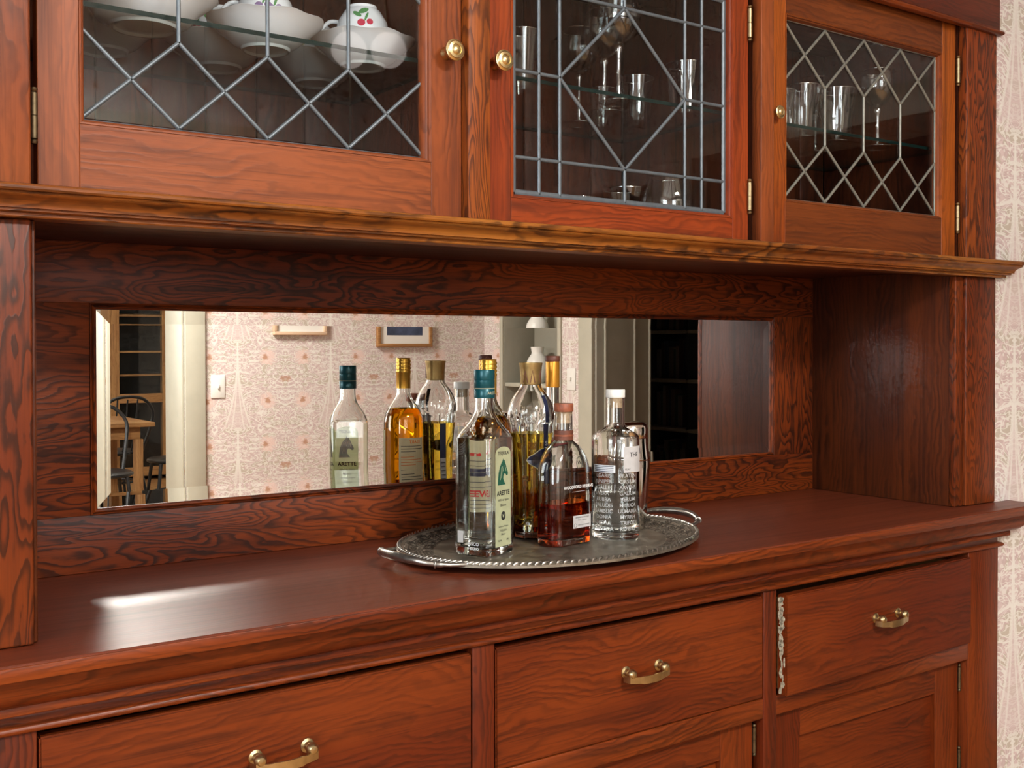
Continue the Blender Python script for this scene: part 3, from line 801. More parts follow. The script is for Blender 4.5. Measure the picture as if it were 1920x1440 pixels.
upper_door(0, .2940, .8812, .3480, .8195, 1.5360, 1.8700, [WU('z'), WU('x')], (.8545, 1.6905), (.0158, .031), .2895, [(1.499, 1.5655), (1.83, 1.90)], M_brass_old,
           diamond_lattice(.3465, .8225, .004), M_lead, (.0067, .0098))
upper_door(1, .9220, 1.4920, .9800, 1.4470, 1.4965, 1.8810, [WU('z', 'door_mid'), WU('x', 'door_mid')], (.9410, 1.6885), (.0158, .031), 1.4925, [(1.4995, 1.5630), (1.8085, 1.873)], M_brass_mid,
           grid_lattice(), M_lead, (.0095, .006))
upper_door(2, 1.5415, 2.1300, 1.6010, 2.0760, 1.5365, 1.8710, [WU('z', 'stile_orange'), WU('x', 'rail_brown')], (1.5575, 1.6880), (.0122, .022), 2.1345, [(1.5015, 1.5680), (1.815, 1.880)], M_brass_mid,
           diamond_lattice(1.6020, 2.0755, .004), M_lead_pale, (.0095, .006))

# ---- glass shelves inside
for i, (a, b) in enumerate(BAY):
    lab = ['glass shelf carrying the white teacups behind the left door', 'glass shelf behind the middle door under the stemmed glasses', 'glass shelf behind the right door under the goblets'][i]
    mb = MB(); x0, x1, y0, y1, z0, z1 = a + .002, b - .002, 1.4055, YB - .010, 1.6812, 1.6875
    mb.add(boxv(x0, x1, y0, y1, z0, z1), BOXF); o = mb.build('glass_shelf', [M_shelfglass, M_shelfedge])
    for pl in o.data.polygons:
        if abs(pl.normal.y) > .5 or abs(pl.normal.x) > .5: pl.material_index = 1
    tag(o, lab, 'shelf', 'glass shelves in the cabinet')

# ================================================================== CHINA behind the left door
M_print_g = plain('leaf_print', (.10, .28, .10), .2); M_print_r = plain('fruit_print', (.50, .03, .07), .2)
M_print_y = plain('yellow_print', (.68, .52, .08), .2); M_print_v = plain('violet_print', (.24, .16, .30), .2)
def saucer_mesh(rim, h, foot):
    prof = [(0, .0035), (foot * .86, .0035), (foot * .90, 0), (foot, 0), (foot * 1.04, .004), (foot * 1.35, .009), (rim * .72, h * .52), (rim * .90, h * .82), (rim * .985, h * .985), (rim, h), (rim * .99, h + .0008),
            (rim * .90, h * .90), (rim * .70, h * .62), (foot * 1.3, .0125), (foot, .009), (0, .0085)]
    V, Fs = lathe_v(prof, 56)
    n = 56; out = []
    for i, (x, y, z) in enumerate(V):          # faintly scalloped rim
        r = math.hypot(x, y); a = math.atan2(y, x); k = min(1, r / rim) ** 4
        f = 1 + .018 * k * math.cos(8 * a); out.append((x * f, y * f, z + .0012 * k * math.cos(8 * a)))
    return out, Fs
def cup_prof(h, r):
    f = h
    return [(0, .003), (.019, .003), (.020, 0), (.022, 0), (.0225, .004), (.028, .008), (r * .88, h * .30), (r * .97, h * .55), (r * .95, h * .78), (r * .98, h * .93), (r * 1.02, h), (r * 1.0, h + .0006), (r * .96, h * .93),
            (r * .92, h * .78), (r * .94, h * .55), (r * .85, h * .32), (.026, .011), (0, .007)]
def cup_r(h, r, z):
    p = cup_prof(h, r)[5:11]
    for (r1, z1), (r2, z2) in zip(p, p[1:]):
        if z1 <= z <= z2: return r1 + (r2 - r1) * (z - z1) / (z2 - z1)
    return r
def china(x, y, rim, h, foot, cup, lab_s, lab_c, prints=(), hang=2.4):
    s = empty('saucer', (x, y, 1.6880), lab_s, 'saucer', 'saucers on the glass shelf')
    V, Fs = saucer_mesh(rim, h, foot); o = mk('saucer_body', V, Fs, M_porc, s, rel=False); fix(o); autosmooth(o, 40)
    if not cup: return
    ch, cr = .082, .043
    c = empty('teacup', (x, y, 1.6880 + .0105 + ch), lab_c, 'cup', 'upturned teacups on their saucers')
    c.rotation_euler = (pi, 0, 0)
    lathe('cup_body', cup_prof(ch, cr), M_porc, c, 48, rel=False)
    pts = spline([(cr * .93, 0, ch * .80), (cr * 1.25, 0, ch * .86), (cr * 1.62, 0, ch * .72), (cr * 1.55, 0, ch * .48), (cr * 1.2, 0, ch * .28), (cr * .86, 0, ch * .27)], 6)
    ca, sa = math.cos(hang), math.sin(hang)
    tube('handle', [(px * ca, px * sa, pz) for px, _, pz in pts], .0032, M_porc, c, 10, rel=False)
    for a0, z0, kind in prints:
        mb = MB()
        def blob(da, dz, ra, rz, rot, m, n=14):
            P = []
            for k in range(n):
                t = 2 * pi * k / n; ex, ez = ra * math.cos(t), rz * math.sin(t)
                X = da + ex * math.cos(rot) - ez * math.sin(rot); Z = z0 + dz + ex * math.sin(rot) + ez * math.cos(rot)
                Z = min(max(Z, .009), ch * .95)
                r = cup_r(ch, cr, Z) + .0005; P.append((r * math.cos(a0 + X / r), r * math.sin(a0 + X / r), Z))
            b = len(mb.V); cx = tuple(sum(p[i] for p in P) / n for i in range(3)); rr_ = math.hypot(cx[0], cx[1]); tr = cup_r(ch, cr, cx[2]) + .0006
            cx = (cx[0] * tr / rr_, cx[1] * tr / rr_, cx[2]); mb.add(P + [cx], [(k, (k + 1) % n, n) for k in range(n)], m)
        blob(0, 0, .0085, .0042, .5, 0); blob(.010, .006, .0075, .0035, -.6, 0); blob(-.004, .010, .008, .0018, 1.2, 0)
        blob(.004, .020 if kind != 2 else .012, .0060, .0055, 0, kind); blob(-.009, .018, .0050, .0046, 0, kind)
        mb.build('floral_print', [M_print_g, M_print_r, M_print_y, M_print_v], c, 60, rel=False)
china(.6319, 1.5006, .0835, .042, .034, True, 'white porcelain saucer in the front row, middle, with violet-printed cup on it', 'upturned white teacup with violet and yellow flowers, front row middle', [(2.1, .018, 3), (1.0 + pi, .018, 2), (1.7, .02, 3)], -2.52)
china(.7904, 1.5048, .0800, .041, .034, True, 'white porcelain saucer nearest the brass knob of the left door', 'upturned white teacup with red fruit and green leaf print', [(2.0, .014, 1)], -2.52)
china(.4547, 1.4880, .0980, .046, .044, False, 'largest white porcelain dish at the hinge side of the left door', '')
china(.6132, 1.6371, .0800, .041, .034, True, 'white saucer in the back row below the middle front saucer, red-printed cup on it', 'upturned teacup with red fruit print in the back row', [(2.1, .016, 1), (2.9, .016, 1)], -2.52)
china(.7790, 1.6440, .0800, .041, .034, True, 'white saucer in the back row nearest the middle partition', 'upturned teacup with yellow fruit print in the back row', [(2.1, .016, 2), (2.8, .016, 2)], -2.52)
china(.4430, 1.6400, .0800, .041, .034, False, 'white saucer half hidden in the back row corner at the hinge side', '')

# ================================================================== GLASSWARE
def shell(outer, t=.0011):
    """outer profile bottom to top -> closed thin shell (first point is on the axis)"""
    return outer
def wine(name, x, y, z, foot, stem, bowl_r, bowl_h, label, rim=.8, cut=False, grp='stemmed glasses behind the middle door', cat='wine glass'):
    e = empty(name, (x, y, z), label, cat, grp)
    lathe('foot', [(0, 0), (foot, 0), (foot, .0012), (foot * .6, .0026), (.006, .0060), (.0045, .009), (0, .009)], M_ware_rim, e, 36, rel=False)
    lathe('stem', [(0, .0085), (.0042, .0085), (.0034, .014), (.0036, stem * .5), (.0044, stem * .85), (.0072, stem * .93), (.0070, stem * .97), (.0050, stem), (0, stem)], M_ware_rim, e, 18, rel=False)
    tube('foot_rim', [(foot * math.cos(2 * pi * k / 40), foot * math.sin(2 * pi * k / 40), .0008) for k in range(40)], .0009, M_ware_rim, e, 6, True, rel=False)
    b0 = stem - .001
    prof = [(.001, b0), (bowl_r * .45, b0 + bowl_h * .10), (bowl_r * .82, b0 + bowl_h * .30), (bowl_r, b0 + bowl_h * .55), (bowl_r * (.5 + rim / 2), b0 + bowl_h * .80), (bowl_r * rim, b0 + bowl_h)]
    inn = [(r - .0010, z_ + .0006) for r, z_ in reversed(prof[1:])] + [(.0005, b0 + .004)]
    lathe('bowl', prof + inn, M_ware, e, 40, rel=False)
    tube('rim', [(bowl_r * rim * math.cos(2 * pi * k / 40), bowl_r * rim * math.sin(2 * pi * k / 40), b0 + bowl_h) for k in range(40)], .0008, M_ware_rim, e, 6, True, rel=False)
    return e
def tumbler(name, x, y, z, r0_, r1_, h, label, cut=True, foot=0., grp='cut glass tumblers', belly=0., cat='glass'):
    e = empty(name, (x, y, z), label, cat, grp)
    n = 48; prof = []
    zb = foot
    if foot:
        lathe('foot', [(0, 0), (r0_ * 1.0, 0), (r0_ * 1.0, .002), (r0_ * .35, .006), (r0_ * .28, foot * .6), (r0_ * .4, foot), (0, foot)], M_ware_rim, e, 28, rel=False)
    for k in range(9):
        q = k / 8; prof.append((r0_ + (r1_ - r0_) * q ** 1.3 + belly * math.sin(pi * q), zb + h * q))
    full = [(0, zb)] + prof + [(r - .0016, z_) for r, z_ in reversed(prof[1:])] + [(prof[0][0] - .003, zb + .007), (0, zb + .007)]
    V, Fs = lathe_v(full, n)
    if cut:
        out = []
        for i, (px, py, pz) in enumerate(V):
            a = math.atan2(py, px); q = (pz - zb) / h
            f = 1 + (.030 * math.cos(12 * a) if .05 < q < .62 else 0); out.append((px * f, py * f, pz))
        V = out
    o = mk('glass_body', V, Fs, M_ware, e, rel=False); fix(o); autosmooth(o, 55)
    rr1 = prof[-1][0]
    tube('rim', [(rr1 * math.cos(2 * pi * k / 40), rr1 * math.sin(2 * pi * k / 40), zb + h) for k in range(40)], .0009, M_ware_rim, e, 6, True, rel=False)
    if cut:
        mb = MB()
        for k in range(12):
            a = 2 * pi * k / 12
            def pt(da, q, l=.0006):
                r = (r0_ + (r1_ - r0_) * q ** 1.3 + belly * math.sin(pi * q)) * 1.03 + l; return (r * math.cos(a + da), r * math.sin(a + da), zb + h * q)
            mb.add([pt(-.06, .08), pt(.06, .08), pt(.09, .35), pt(0, .6), pt(-.09, .35)], [(0, 1, 2, 3, 4)])
        o = mb.build('cut_facets', M_ware_rim, e, rel=False); o['kind'] = 'stuff'
    return e
ZS = 1.6880
wine('wine_glass', 1.3300, 1.6500, ZS, .034, .095, .040, .085, 'farthest of three stemmed wine glasses behind the middle door')
wine('wine_glass', 1.3051, 1.5451, ZS, .035, .100, .041, .085, 'middle one of three stemmed wine glasses behind the middle door')
wine('wine_glass', 1.2685, 1.4628, ZS, .034, .100, .038, .090, 'nearest of three stemmed wine glasses behind the middle door')
tumbler('tumbler', 1.4050, 1.5700, ZS, .024, .034, .082, 'cut glass tumbler just right of the stemmed wine glasses')
tumbler('tumbler', 1.4380, 1.4700, ZS, .027, .038, .092, 'larger cut glass tumbler at the right of the middle shelf')
tumbler('tumbler', 1.3900, 1.6550, ZS, .022, .031, .075, 'small tumbler half hidden behind the stems of the wine glasses')
tumbler('tumbler', 1.0800, 1.4900, ZS, .020, .028, .100, 'tall plain tumbler by the brass knob of the middle door', cut=False)
ZL = ZF + .003
tumbler('glass_bowl', 1.2130, 1.5100, ZL, .028, .044, .072, 'shallow glass dish low behind the lead border of the middle door', cut=False, grp='small glasses on the cabinet floor', cat='bowl')
tumbler('tumbler', 1.3250, 1.5100, ZL, .024, .042, .098, 'flared cut tumbler on the cabinet floor under the diamond pane', grp='small glasses on the cabinet floor')
tumbler('glass_bowl', 1.4300, 1.5050, ZL, .022, .037, .128, 'round-bellied clear glass on the cabinet floor, right of the flared tumbler', cut=False, belly=.018, grp='small glasses on the cabinet floor', cat='bowl')
gr = 'goblets behind the right door'
tumbler('goblet', 1.7200, 1.4900, ZS, .027, .030, .085, 'short cut glass nearest the knob of the right door', grp=gr, cat='goblet')
tumbler('goblet', 1.7900, 1.4950, ZS, .026, .038, .092, 'flared cut goblet second from the knob of the right door', foot=.012, grp=gr, cat='goblet')
tumbler('goblet', 1.8900, 1.4880, ZS, .029, .042, .094, 'largest flared cut goblet at the centre of the right door', foot=.014, grp=gr, cat='goblet')
wine('wine_glass', 2.0120, 1.4760, ZS, .036, .085, .036, .080, 'thin-stemmed wine glass standing alone at the right of the goblets', .95, grp=gr)
wine('wine_glass', 1.9600, 1.6000, ZS, .034, .090, .033, .075, 'wine glass in the back row behind the largest goblet', .95, grp=gr)
tumbler('goblet', 1.8200, 1.6200, ZS, .026, .036, .090, 'goblet in the back row between the two flared goblets', foot=.012, grp=gr, cat='goblet')

# ================================================================== TRAY
TC, TA, TB, TR_, ZR_ = Vector((1.155, 1.505, 0)), .294, .216, R(6.2), .9375
tr = empty('serving_tray', (TC.x, TC.y, ZT), 'oval pewter serving tray with engraved border, roped rim and two handles', 'tray')
tr.rotation_euler = (0, 0, TR_)
def ell(a, b, z, n=120, ph=0): return [(a * math.cos(2 * pi * (k + ph) / n), b * math.sin(2 * pi * (k + ph) / n), z) for k in range(n)]
rings = []
prof = [(-.060, .0012), (-.058, .0008), (-.0, .0110), (.0, .0150), (-.004, .0172), (-.007, .0168), (-.010, .0150), (-.0135, .0158), (-.0165, .0148), (-.026, .0105), (-.038, .0066), (-.048, .0052), (-.050, .0058), (-.0525, .0050), (-.062, .0047)]
rings = [ell(TA + d, TB + d, z) for d, z in prof]
V, Fs = rings_mesh([ell(.02, .02 * TB / TA, .0010)] + rings + [ell(.05, .05 * TB / TA, .0047)], True, True)
def engraved(name):
    t = NT(name); p = t.sep(t.obj())
    ang = t.math('ARCTAN2', t.math('DIVIDE', p[1], TB), t.math('DIVIDE', p[0], TA))
    rad = t.math('SQRT', t.math('ADD', t.math('POWER', t.math('DIVIDE', p[0], TA), 2), t.math('POWER', t.math('DIVIDE', p[1], TB), 2)))
    vec = t.comb(t.math('MULTIPLY', t.math('PINGPONG', t.math('MULTIPLY', ang, 24 / (2 * pi) * 1.0), .5), 1.6), t.math('MULTIPLY', rad, 16), 0)
    sc_ = t.noise(vec, 2.6, 2, .5, 1.4)
    eng = t.math('ABSOLUTE', t.math('SUBTRACT', t.math('FRACT', t.math('MULTIPLY', sc_, 3.2)), .5))
    band = t.math('MULTIPLY', t.ss(rad, .765, .79), t.ss(rad, .945, .955, 1, 0))
    h = t.math('MULTIPLY', t.ss(eng, .08, .3), band)
    n = t.noise(t.obj(), 40, 5, .65)
    c = t.mix(t.ss(n, .3, .7), (.20, .176, .136), (.33, .295, .235))
    c = t.mix(t.math('MULTIPLY', band, t.ss(eng, .30, .50, 0.0, .75)), c, (.55, .51, .43))
    c = t.mix(t.math('MULTIPLY', band, t.ss(eng, .04, .22, .95, 0.0)), c, (.030, .027, .022))
    t.bsdf(Base_Color=c, Metallic=.8, Roughness=t.ss(n, .2, .8, .32, .50), Normal=t.bump(h, 1.0, .004))
    return t.m
o = mk('tray_body', V, Fs, engraved('engraved_pewter'), tr, rel=False); fix(o); autosmooth(o, 50)
mb = MB(); nb = 150
for k in range(nb):                     # roped rim
    a = 2 * pi * k / nb; da = 2 * pi / nb
    if min(abs(a - t) for t in (0, pi, 2 * pi)) < .0: continue
    rows = []
    for j in range(5):
        q = j / 4; aa = a + da * (q * .9 - .45); d = -.0005 - .0075 * q
        hgt = .0160 + .0022 * math.sin(pi * q)
        c = Vector(((TA + d) * math.cos(aa), (TB + d) * math.sin(aa), hgt)); tg = Vector((-TA * math.sin(aa), TB * math.cos(aa), 0)).normalized()
        rad = .0018 * math.sin(pi * (.12 + .76 * q)) + .0012
        rows.append([tuple(c + tg * rad * math.cos(t) + Vector((0, 0, 1)) * rad * math.sin(t)) for t in (0, pi / 3, 2 * pi / 3, pi, 4 * pi / 3, 5 * pi / 3)])
    Vr, Fr = rings_mesh(rows); mb.add(Vr, Fr)
o = mb.build('roped_rim', M_pewter_l, tr, 70, rel=False); o['kind'] = 'stuff'
for s in (-1, 1):
    hp = spline([(s * (TA - .030), -.088, .0150), (s * (TA - .004), -.080, .0165), (s * (TA + .018), -.066, .0190), (s * (TA + .034), -.040, .0230), (s * (TA + .041), 0, .0250), (s * (TA + .034), .040, .0230), (s * (TA + .018), .066, .0190), (s * (TA - .004), .080, .0165), (s * (TA - .030), .088, .0150)], 6)
    n = len(hp); rad = [.0034 + .0038 * max(0, math.sin(pi * (i / (n - 1) - .22) / .56)) if .22 < i / (n - 1) < .78 else .0034 + .0012 * (abs(i / (n - 1) - .5) < .33) for i in range(n)]
    h = tube('handle', hp, rad, M_pewter_l, tr, 12, rel=False)
    for q in (.235, .765):
        i = int(q * (n - 1)); c = Vector(hp[i]); t = (Vector(hp[i + 1]) - Vector(hp[i - 1])).normalized(); a = t.cross(Vector((0, 0, 1))).normalized(); b = t.cross(a)
        tube('handle_collar', [tuple(c + (a * math.cos(2 * pi * k / 16) + b * math.sin(2 * pi * k / 16)) * .0052) for k in range(16)], .0019, M_pewter_l, h, 8, True, rel=False)
ZP = ZT + .0052      # top of the tray plate

# ================================================================== BOTTLES
def bottle_body(parent, outer, wall_, floor_, name='bottle_glass', level=None, liquid=None, fill_floor=None, rot=0.):
    """outer: [(z, hx, hy, r)] from base to mouth; builds outer and inner skin, and the liquid"""
    rings = [rrect(outer[0][1] * .6, outer[0][2] * .6, outer[0][3], outer[0][0] + .0015)]
    rings += [rrect(hx, hy, r, z) for z, hx, hy, r in outer]
    def at(z):
        for a, b in zip(outer, outer[1:]):
            if a[0] <= z <= b[0]:
                q = (z - a[0]) / max(1e-9, b[0] - a[0]); return tuple(a[i] + (b[i] - a[i]) * q for i in (1, 2, 3))
        return outer[-1][1:]
    zin = [floor_ + .0, floor_ + .003] + [o[0] for o in outer if o[0] > floor_ + .006]
    inner = []
    for i, z in enumerate(zin):
        hx, hy, r = at(z); k = wall_ if i else wall_ + .003
        inner.append((z, max(hx - k, .004), max(hy - k, .004), max(r - k * .6, .003)))
    rings += [rrect(hx, hy, r, z) for z, hx, hy, r in reversed(inner)]
    V, Fs = rings_mesh(rings, True, True)
    o = mk(name, V, Fs, M_bottle, parent, rel=False); fix(o); autosmooth(o, 50)
    if level:
        L = [t for t in inner if t[0] < level]; hx, hy, r = at(level); L.append((level, hx - wall_, hy - wall_, max(r - wall_ * .6, .003)))
        e = .0003
        V, Fs = rings_mesh([rrect(hx + e, hy + e, r + e, z - (e if i == 0 else 0)) for i, (z, hx, hy, r) in enumerate(L)], True, True)
        q = mk('liquid', V, Fs, liquid, parent, rel=False); fix(q); autosmooth(q, 50)
    return o
def circ(prof): return [(z, r, r, r) for z, r in prof]
def lettering(parent, lines, frame, mat, lift=.0006, name='lettering'):
    """lines [(text, size, x, y, bold)]"""
    mb = MB()
    for s, size, x, y, b in lines:
        V2, F2 = text_geo(s, size, b); mb.add([frame(px + x, py + y, lift) for px, py in V2], F2)
    me = mb
    o = mk(name, me.V, me.F, mat, parent, rel=False); o['kind'] = 'stuff'; return o

# ---- 1 square clear bottle, teal cap, pale green horse label
b1 = empty('liquor_bottle', (1.005, 1.493, ZP), 'square clear bottle with teal cap and pale green horse label, nearest on the tray', 'bottle', 'bottles on the tray', rz=R(21))
pr1 = [(0, .0325, .0325, .008), (.003, .0358, .0358, .010), (.010, .0365, .0365, .010), (.100, .0365, .0365, .010), (.186, .0365, .0365, .010), (.192, .0361, .0361, .014), (.199, .0345, .0345, .022), (.206, .0318, .0318, .0275), (.212, .0282, .0282, .0275),
       (.218, .0240, .0240, .0240), (.224, .0200, .0200, .0200), (.231, .0172, .0172, .0172), (.241, .0155, .0155, .0155), (.262, .0150, .0150, .0150)]
bottle_body(b1, pr1, .0030, .014, level=.190, liquid=M_tequila)
lathe('cap', [(0, .254), (.0168, .254), (.0170, .2545), (.0170, .2685), (.0166, .269), (.0166, .2705), (.0170, .271), (.0170, .283), (.0164, .2835), (.0170, .285), (.0172, .2985), (.0164, .300), (0, .300)], M_teal, b1, 40, rel=False)
lathe('cap_band', [(.0169, .2692), (.0173, .2692), (.0173, .2704), (.0169, .2704)], M_paper_c, b1, 40, rel=False)
lettering(b1, [('ARETTE', .0062, 0, .2620, .0001)], cyl_frame(R(-90 - 21 + 20), .0171, 0), M_paper_c, .0002, 'cap_lettering')
# front label lies on the face that looks to -y of the bottle
fr1 = plane_frame((0, -.0366, 0), (1, 0, 0), (0, 0, 1), (0, -1, 0))
mb = MB(); V2, F2 = grid_rect(.044, .150, 14, 1, 0, .0900, .011); both(mb, V2, F2, fr1, .0001, .0004)
lb = mb.build('front_label', M_paper_g, b1, rel=False)
def two_sided(parent, lines, frame, mat, name='label_lettering'):
    lettering(parent, lines, frame, mat, .0007, name)
    o = lettering(parent, lines, frame, mat, -.00005, name)
T1 = [('TEQUILA', .0078, 0, .1655, .0001), ('ARETTE', .0104, 0, .1010, .0003), ('100% de Agave', .0050, 0, .0900, 0), ('Blanco', .0062, 0, .0815, 0), ('Hecho en Mexico', .0038, 0, .0470, 0), ('TEQUILA', .0046, 0, .0405, 0), ('Blanco', .0044, 0, .0345, 0), ('750 ML', .0040, -.010, .0245, 0), ('40%', .0040, .012, .0245, 0)]
two_sided(lb, T1, fr1, M_ink)
HORSE = [(-.0120, -.0200), (-.0112, -.0100), (-.0098, .0000), (-.0070, .0085), (-.0036, .0150), (-.0010, .0178), (.0004, .0225), (.0024, .0185), (.0042, .0205), (.0050, .0160), (.0072, .0118), (.0088, .0062), (.0112, .0010), (.0122, -.0028), (.0108, -.0058), (.0082, -.0052), (.0060, -.0026), (.0030, -.0022), (.0012, -.0058), (.0010, -.0110), (.0036, -.0160), (.0060, -.0200)]
for lift in (.0007, -.00005):
    o = mk('horse_head_print', [fr1(x, y + .1345, lift) for x, y in [(q[0] * 1.22 - .0012, q[1]) for q in HORSE]], [tuple(range(len(HORSE)))], M_ink_g, lb, rel=False)
    mb = MB()
    for (xa, ya), (xb, yb) in (((-.0050, .0090), (-.0085, -.0120)), ((-.0022, .0100), (-.0055, -.0090)), ((.0018, .0110), (-.0010, .0020)), ((.0062, .0082), (.0078, .0012))):
        d_ = Vector((xb - xa, yb - ya)).normalized(); q = Vector((-d_.y, d_.x)) * .00045
        mb.add([fr1(xa + q.x, ya + q.y + .1345, lift + math.copysign(.0002, lift)), fr1(xb + q.x, yb + q.y + .1345, lift + math.copysign(.0002, lift)), fr1(xb - q.x, yb - q.y + .1345, lift + math.copysign(.0002, lift)), fr1(xa - q.x, ya - q.y + .1345, lift + math.copysign(.0002, lift))], [(0, 1, 2, 3)])
    o = mk('horse_highlights', mb.V, mb.F, M_paper_g, lb, rel=False); o['kind'] = 'stuff'
    n = 24; o = mk('seal_print', [fr1(.0062 * math.cos(2 * pi * k / n), .0640 + .0075 * math.sin(2 * pi * k / n), lift) for k in range(n)], [tuple(range(n))], M_ink, lb, rel=False)
    o = mk('seal_bird', [fr1(x, y + .0640, lift + math.copysign(.0002, lift)) for x, y in ((-.0028, .0035), (-.0005, .0015), (.0025, .0038), (.0018, -.0005), (.0005, -.0038), (-.0018, -.0012))], [tuple(range(6))], M_paper_g, lb, rel=False)
# frosted tax strip and raised lettering on the face looking to -x
fr1b = plane_frame((-.0366, 0, 0), (0, -1, 0), (0, 0, 1), (-1, 0, 0))
lettering(b1, [('RISCO', .0075, .004, .0200, 0), ('HECHO', .0060, .004, .0125, 0)], fr1b, M_white, .0003, 'raised_lettering')
V2, F2 = grid_rect(.0110, .0190, 1, 1, -.022, .0300); mb = MB(); both(mb, V2, F2, fr1b, .0002, .0004); mb.build('bar_code_sticker', M_paper_w, b1, rel=False)

# ---- 2 amber bottle with gold screw cap
b2 = empty('liquor_bottle', (1.078, 1.588, ZP), 'amber liqueur bottle with gold screw cap, hidden behind the teal-capped bottle', 'bottle', 'bottles on the tray', rz=R(0))
pr2 = circ([(0, .034), (.003, .0385), (.010, .0390), (.150, .0390), (.190, .0388), (.200, .0375), (.210, .0340), (.220, .0285), (.230, .0215), (.238, .0165), (.246, .0140), (.262, .0130), (.300, .0128)])
bottle_body(b2, pr2, .0028, .008, level=.2165, liquid=M_amber)
capr = [(0, .2560), (.0140, .2560), (.0142, .2860)]
for k in range(4): capr += [(.0148, .2868 + k * .0068), (.0150, .2890 + k * .0068), (.0138, .2918 + k * .0068), (.0138, .2930 + k * .0068)]
capr += [(.0142, .3150), (.0132, .3158), (0, .3158)]
lathe('cap', capr, M_gold, b2, 36, rel=False)
fr2 = cyl_frame(R(236), .0391, 0)
mb = MB(); V2, F2 = grid_rect(.070, .120, 16, 1, 0, .1150); both(mb, V2, F2, fr2, .0001, .0004); lb2 = mb.build('front_label', M_paper_c, b2, rel=False)
two_sided(lb2, [('L.', .030, -.010, .160, .0010), ('Lo', .018, .018, .157, .0006), ('LEVI', .0150, -.004, .0880, .0005)], fr2, M_ink_r)
mb = MB()
for z in (.142, .134, .1075, .0995, .0765, .0695, .0625): V2, F2 = grid_rect(.056, .0009, 12, 1, 0, z); mb.add([fr2(x, y, .0007) for x, y in V2], F2)
for z in (.120, .1265): V2, F2 = grid_rect(.034, .006, 8, 1, -.004, z); mb.add([fr2(x, y, .0007) for x, y in V2], F2)
o = mk('label_rules', mb.V, mb.F, M_navy, lb2, rel=False); o['kind'] = 'stuff'
fr2b = cyl_frame(R(112 - 20), .0391, 0)
mb = MB(); V2, F2 = grid_rect(.056, .110, 12, 1, 0, .1060); both(mb, V2, F2, fr2b, .0001, .0004); lb3 = mb.build('back_label', M_paper_c, b2, rel=False)
lettering(lb3, [('ELART', .0085, -.004, .1530, .0002)], fr2b, M_ink_o, .0007, 'label_lettering')
mb = MB(); mo = MB()
for i in range(17):
    z = .1450 - i * .0052
    if i in (3, 8): continue
    L = (.044, .048, .030, .046, .026)[i % 5]; V2, F2 = grid_rect(L, .0011, 8, 1, (.048 - L) / 2, z); (mo if i in (4, 5, 6, 7) else mb).add([fr2b(x, y, .0006) for x, y in V2], F2)
o = mk('small_print', mb.V, mb.F, M_ink, lb3, rel=False); o['kind'] = 'stuff'
o = mk('orange_print', mo.V, mo.F, M_ink_o, lb3, rel=False); o['kind'] = 'stuff'

# ---- 3 fluted bottle with dull gold stopper
b3 = empty('liquor_bottle', (1.1595, 1.5749, ZP), 'fluted bottle of yellow liqueur with wide dull-gold stopper', 'bottle', 'bottles on the tray')
prof3 = [(0, .0300), (.003, .0330), (.012, .0335), (.020, .0310), (.030, .0305), (.080, .0320), (.130, .0345), (.165, .0372), (.185, .0395), (.203, .0415), (.218, .0418), (.230, .0400), (.241, .0360), (.251, .0300), (.259, .0240), (.265, .0200), (.272, .0182), (.285, .0178)]
def fluted(k_off, zs):
    rings = []
    for z, r in zs:
        ring = []
        for k in range(64):
            a = 2 * pi * k / 64; lob = abs(math.sin(4 * a))
            arch = .205 + .022 * math.sqrt(max(0, 1 - (1 - lob) ** 2))
            dep = .16 * (1 - lob) ** 1.5 if z < arch else .0
            if z < .024: dep *= .2
            q = (r - k_off) * (1 - dep * .75 + .015 * (lob if z < arch else 0)); ring.append((q * math.cos(a), q * math.sin(a), z))
        rings.append(ring)
    return rings
fine = []
for (z1, r1), (z2, r2) in zip(prof3, prof3[1:]):
    m = max(1, int((z2 - z1) / .006)); fine += [(z1 + (z2 - z1) * i / m, r1 + (r2 - r1) * i / m) for i in range(m)]
fine.append(prof3[-1])
inner3 = [(z, r) for z, r in fine if z >= .012]
V, Fs = rings_mesh(fluted(0, fine) + list(reversed(fluted(.0032, inner3)))); o = mk('bottle_glass', V, Fs, M_bottle, b3, rel=False); fix(o); autosmooth(o, 50)
LQ = [(z, r) for z, r in inner3 if z < .1850] + [(.1850, .0393)]
V, Fs = rings_mesh(fluted(.0029, LQ)); o = mk('liquid', V, Fs, M_elder, b3, rel=False); fix(o); autosmooth(o, 50)
lathe('stopper', [(0, .270), (.0182, .270), (.0186, .2735), (.0190, .290), (.0200, .302), (.0212, .3075), (.0212, .3088), (.0200, .3092), (.0196, .306), (0, .306)], M_gold_d, b3, 40, rel=False)
for a0 in (R(205), R(295), R(245)):
    pts = [(.0192 * math.cos(a0 + q), .0192 * math.sin(a0 + q), .274 + .022 * (1 - abs(q) / .22)) for q in (-.22, -.15, -.08, 0, .08, .15, .22)]
    tube('stopper_leaf', pts, .0007, M_brown, b3, 6, rel=False)
fr3 = cyl_frame(R(-86), .0352, 0)
n = 20; mb = MB(); P = [(.0285 * math.cos(2 * pi * k / n) * (1 + .12 * math.cos(8 * pi * k / n)), .139 + .0185 * math.sin(2 * pi * k / n) * (1 + .12 * math.cos(8 * pi * k / n))) for k in range(n)]
both(mb, [(0, .139)] + P, [(0, 1 + k, 1 + (k + 1) % n) for k in range(n)], fr3, .0012, .0016); pl = mb.build('blue_plaque', M_navy, b3, rel=False)
tube('plaque_border', [fr3(x, y, .0017) for x, y in P], .0007, M_paper_c, pl, 6, True, rel=False)
fr3s = cyl_frame(R(-84), .0368, 0)
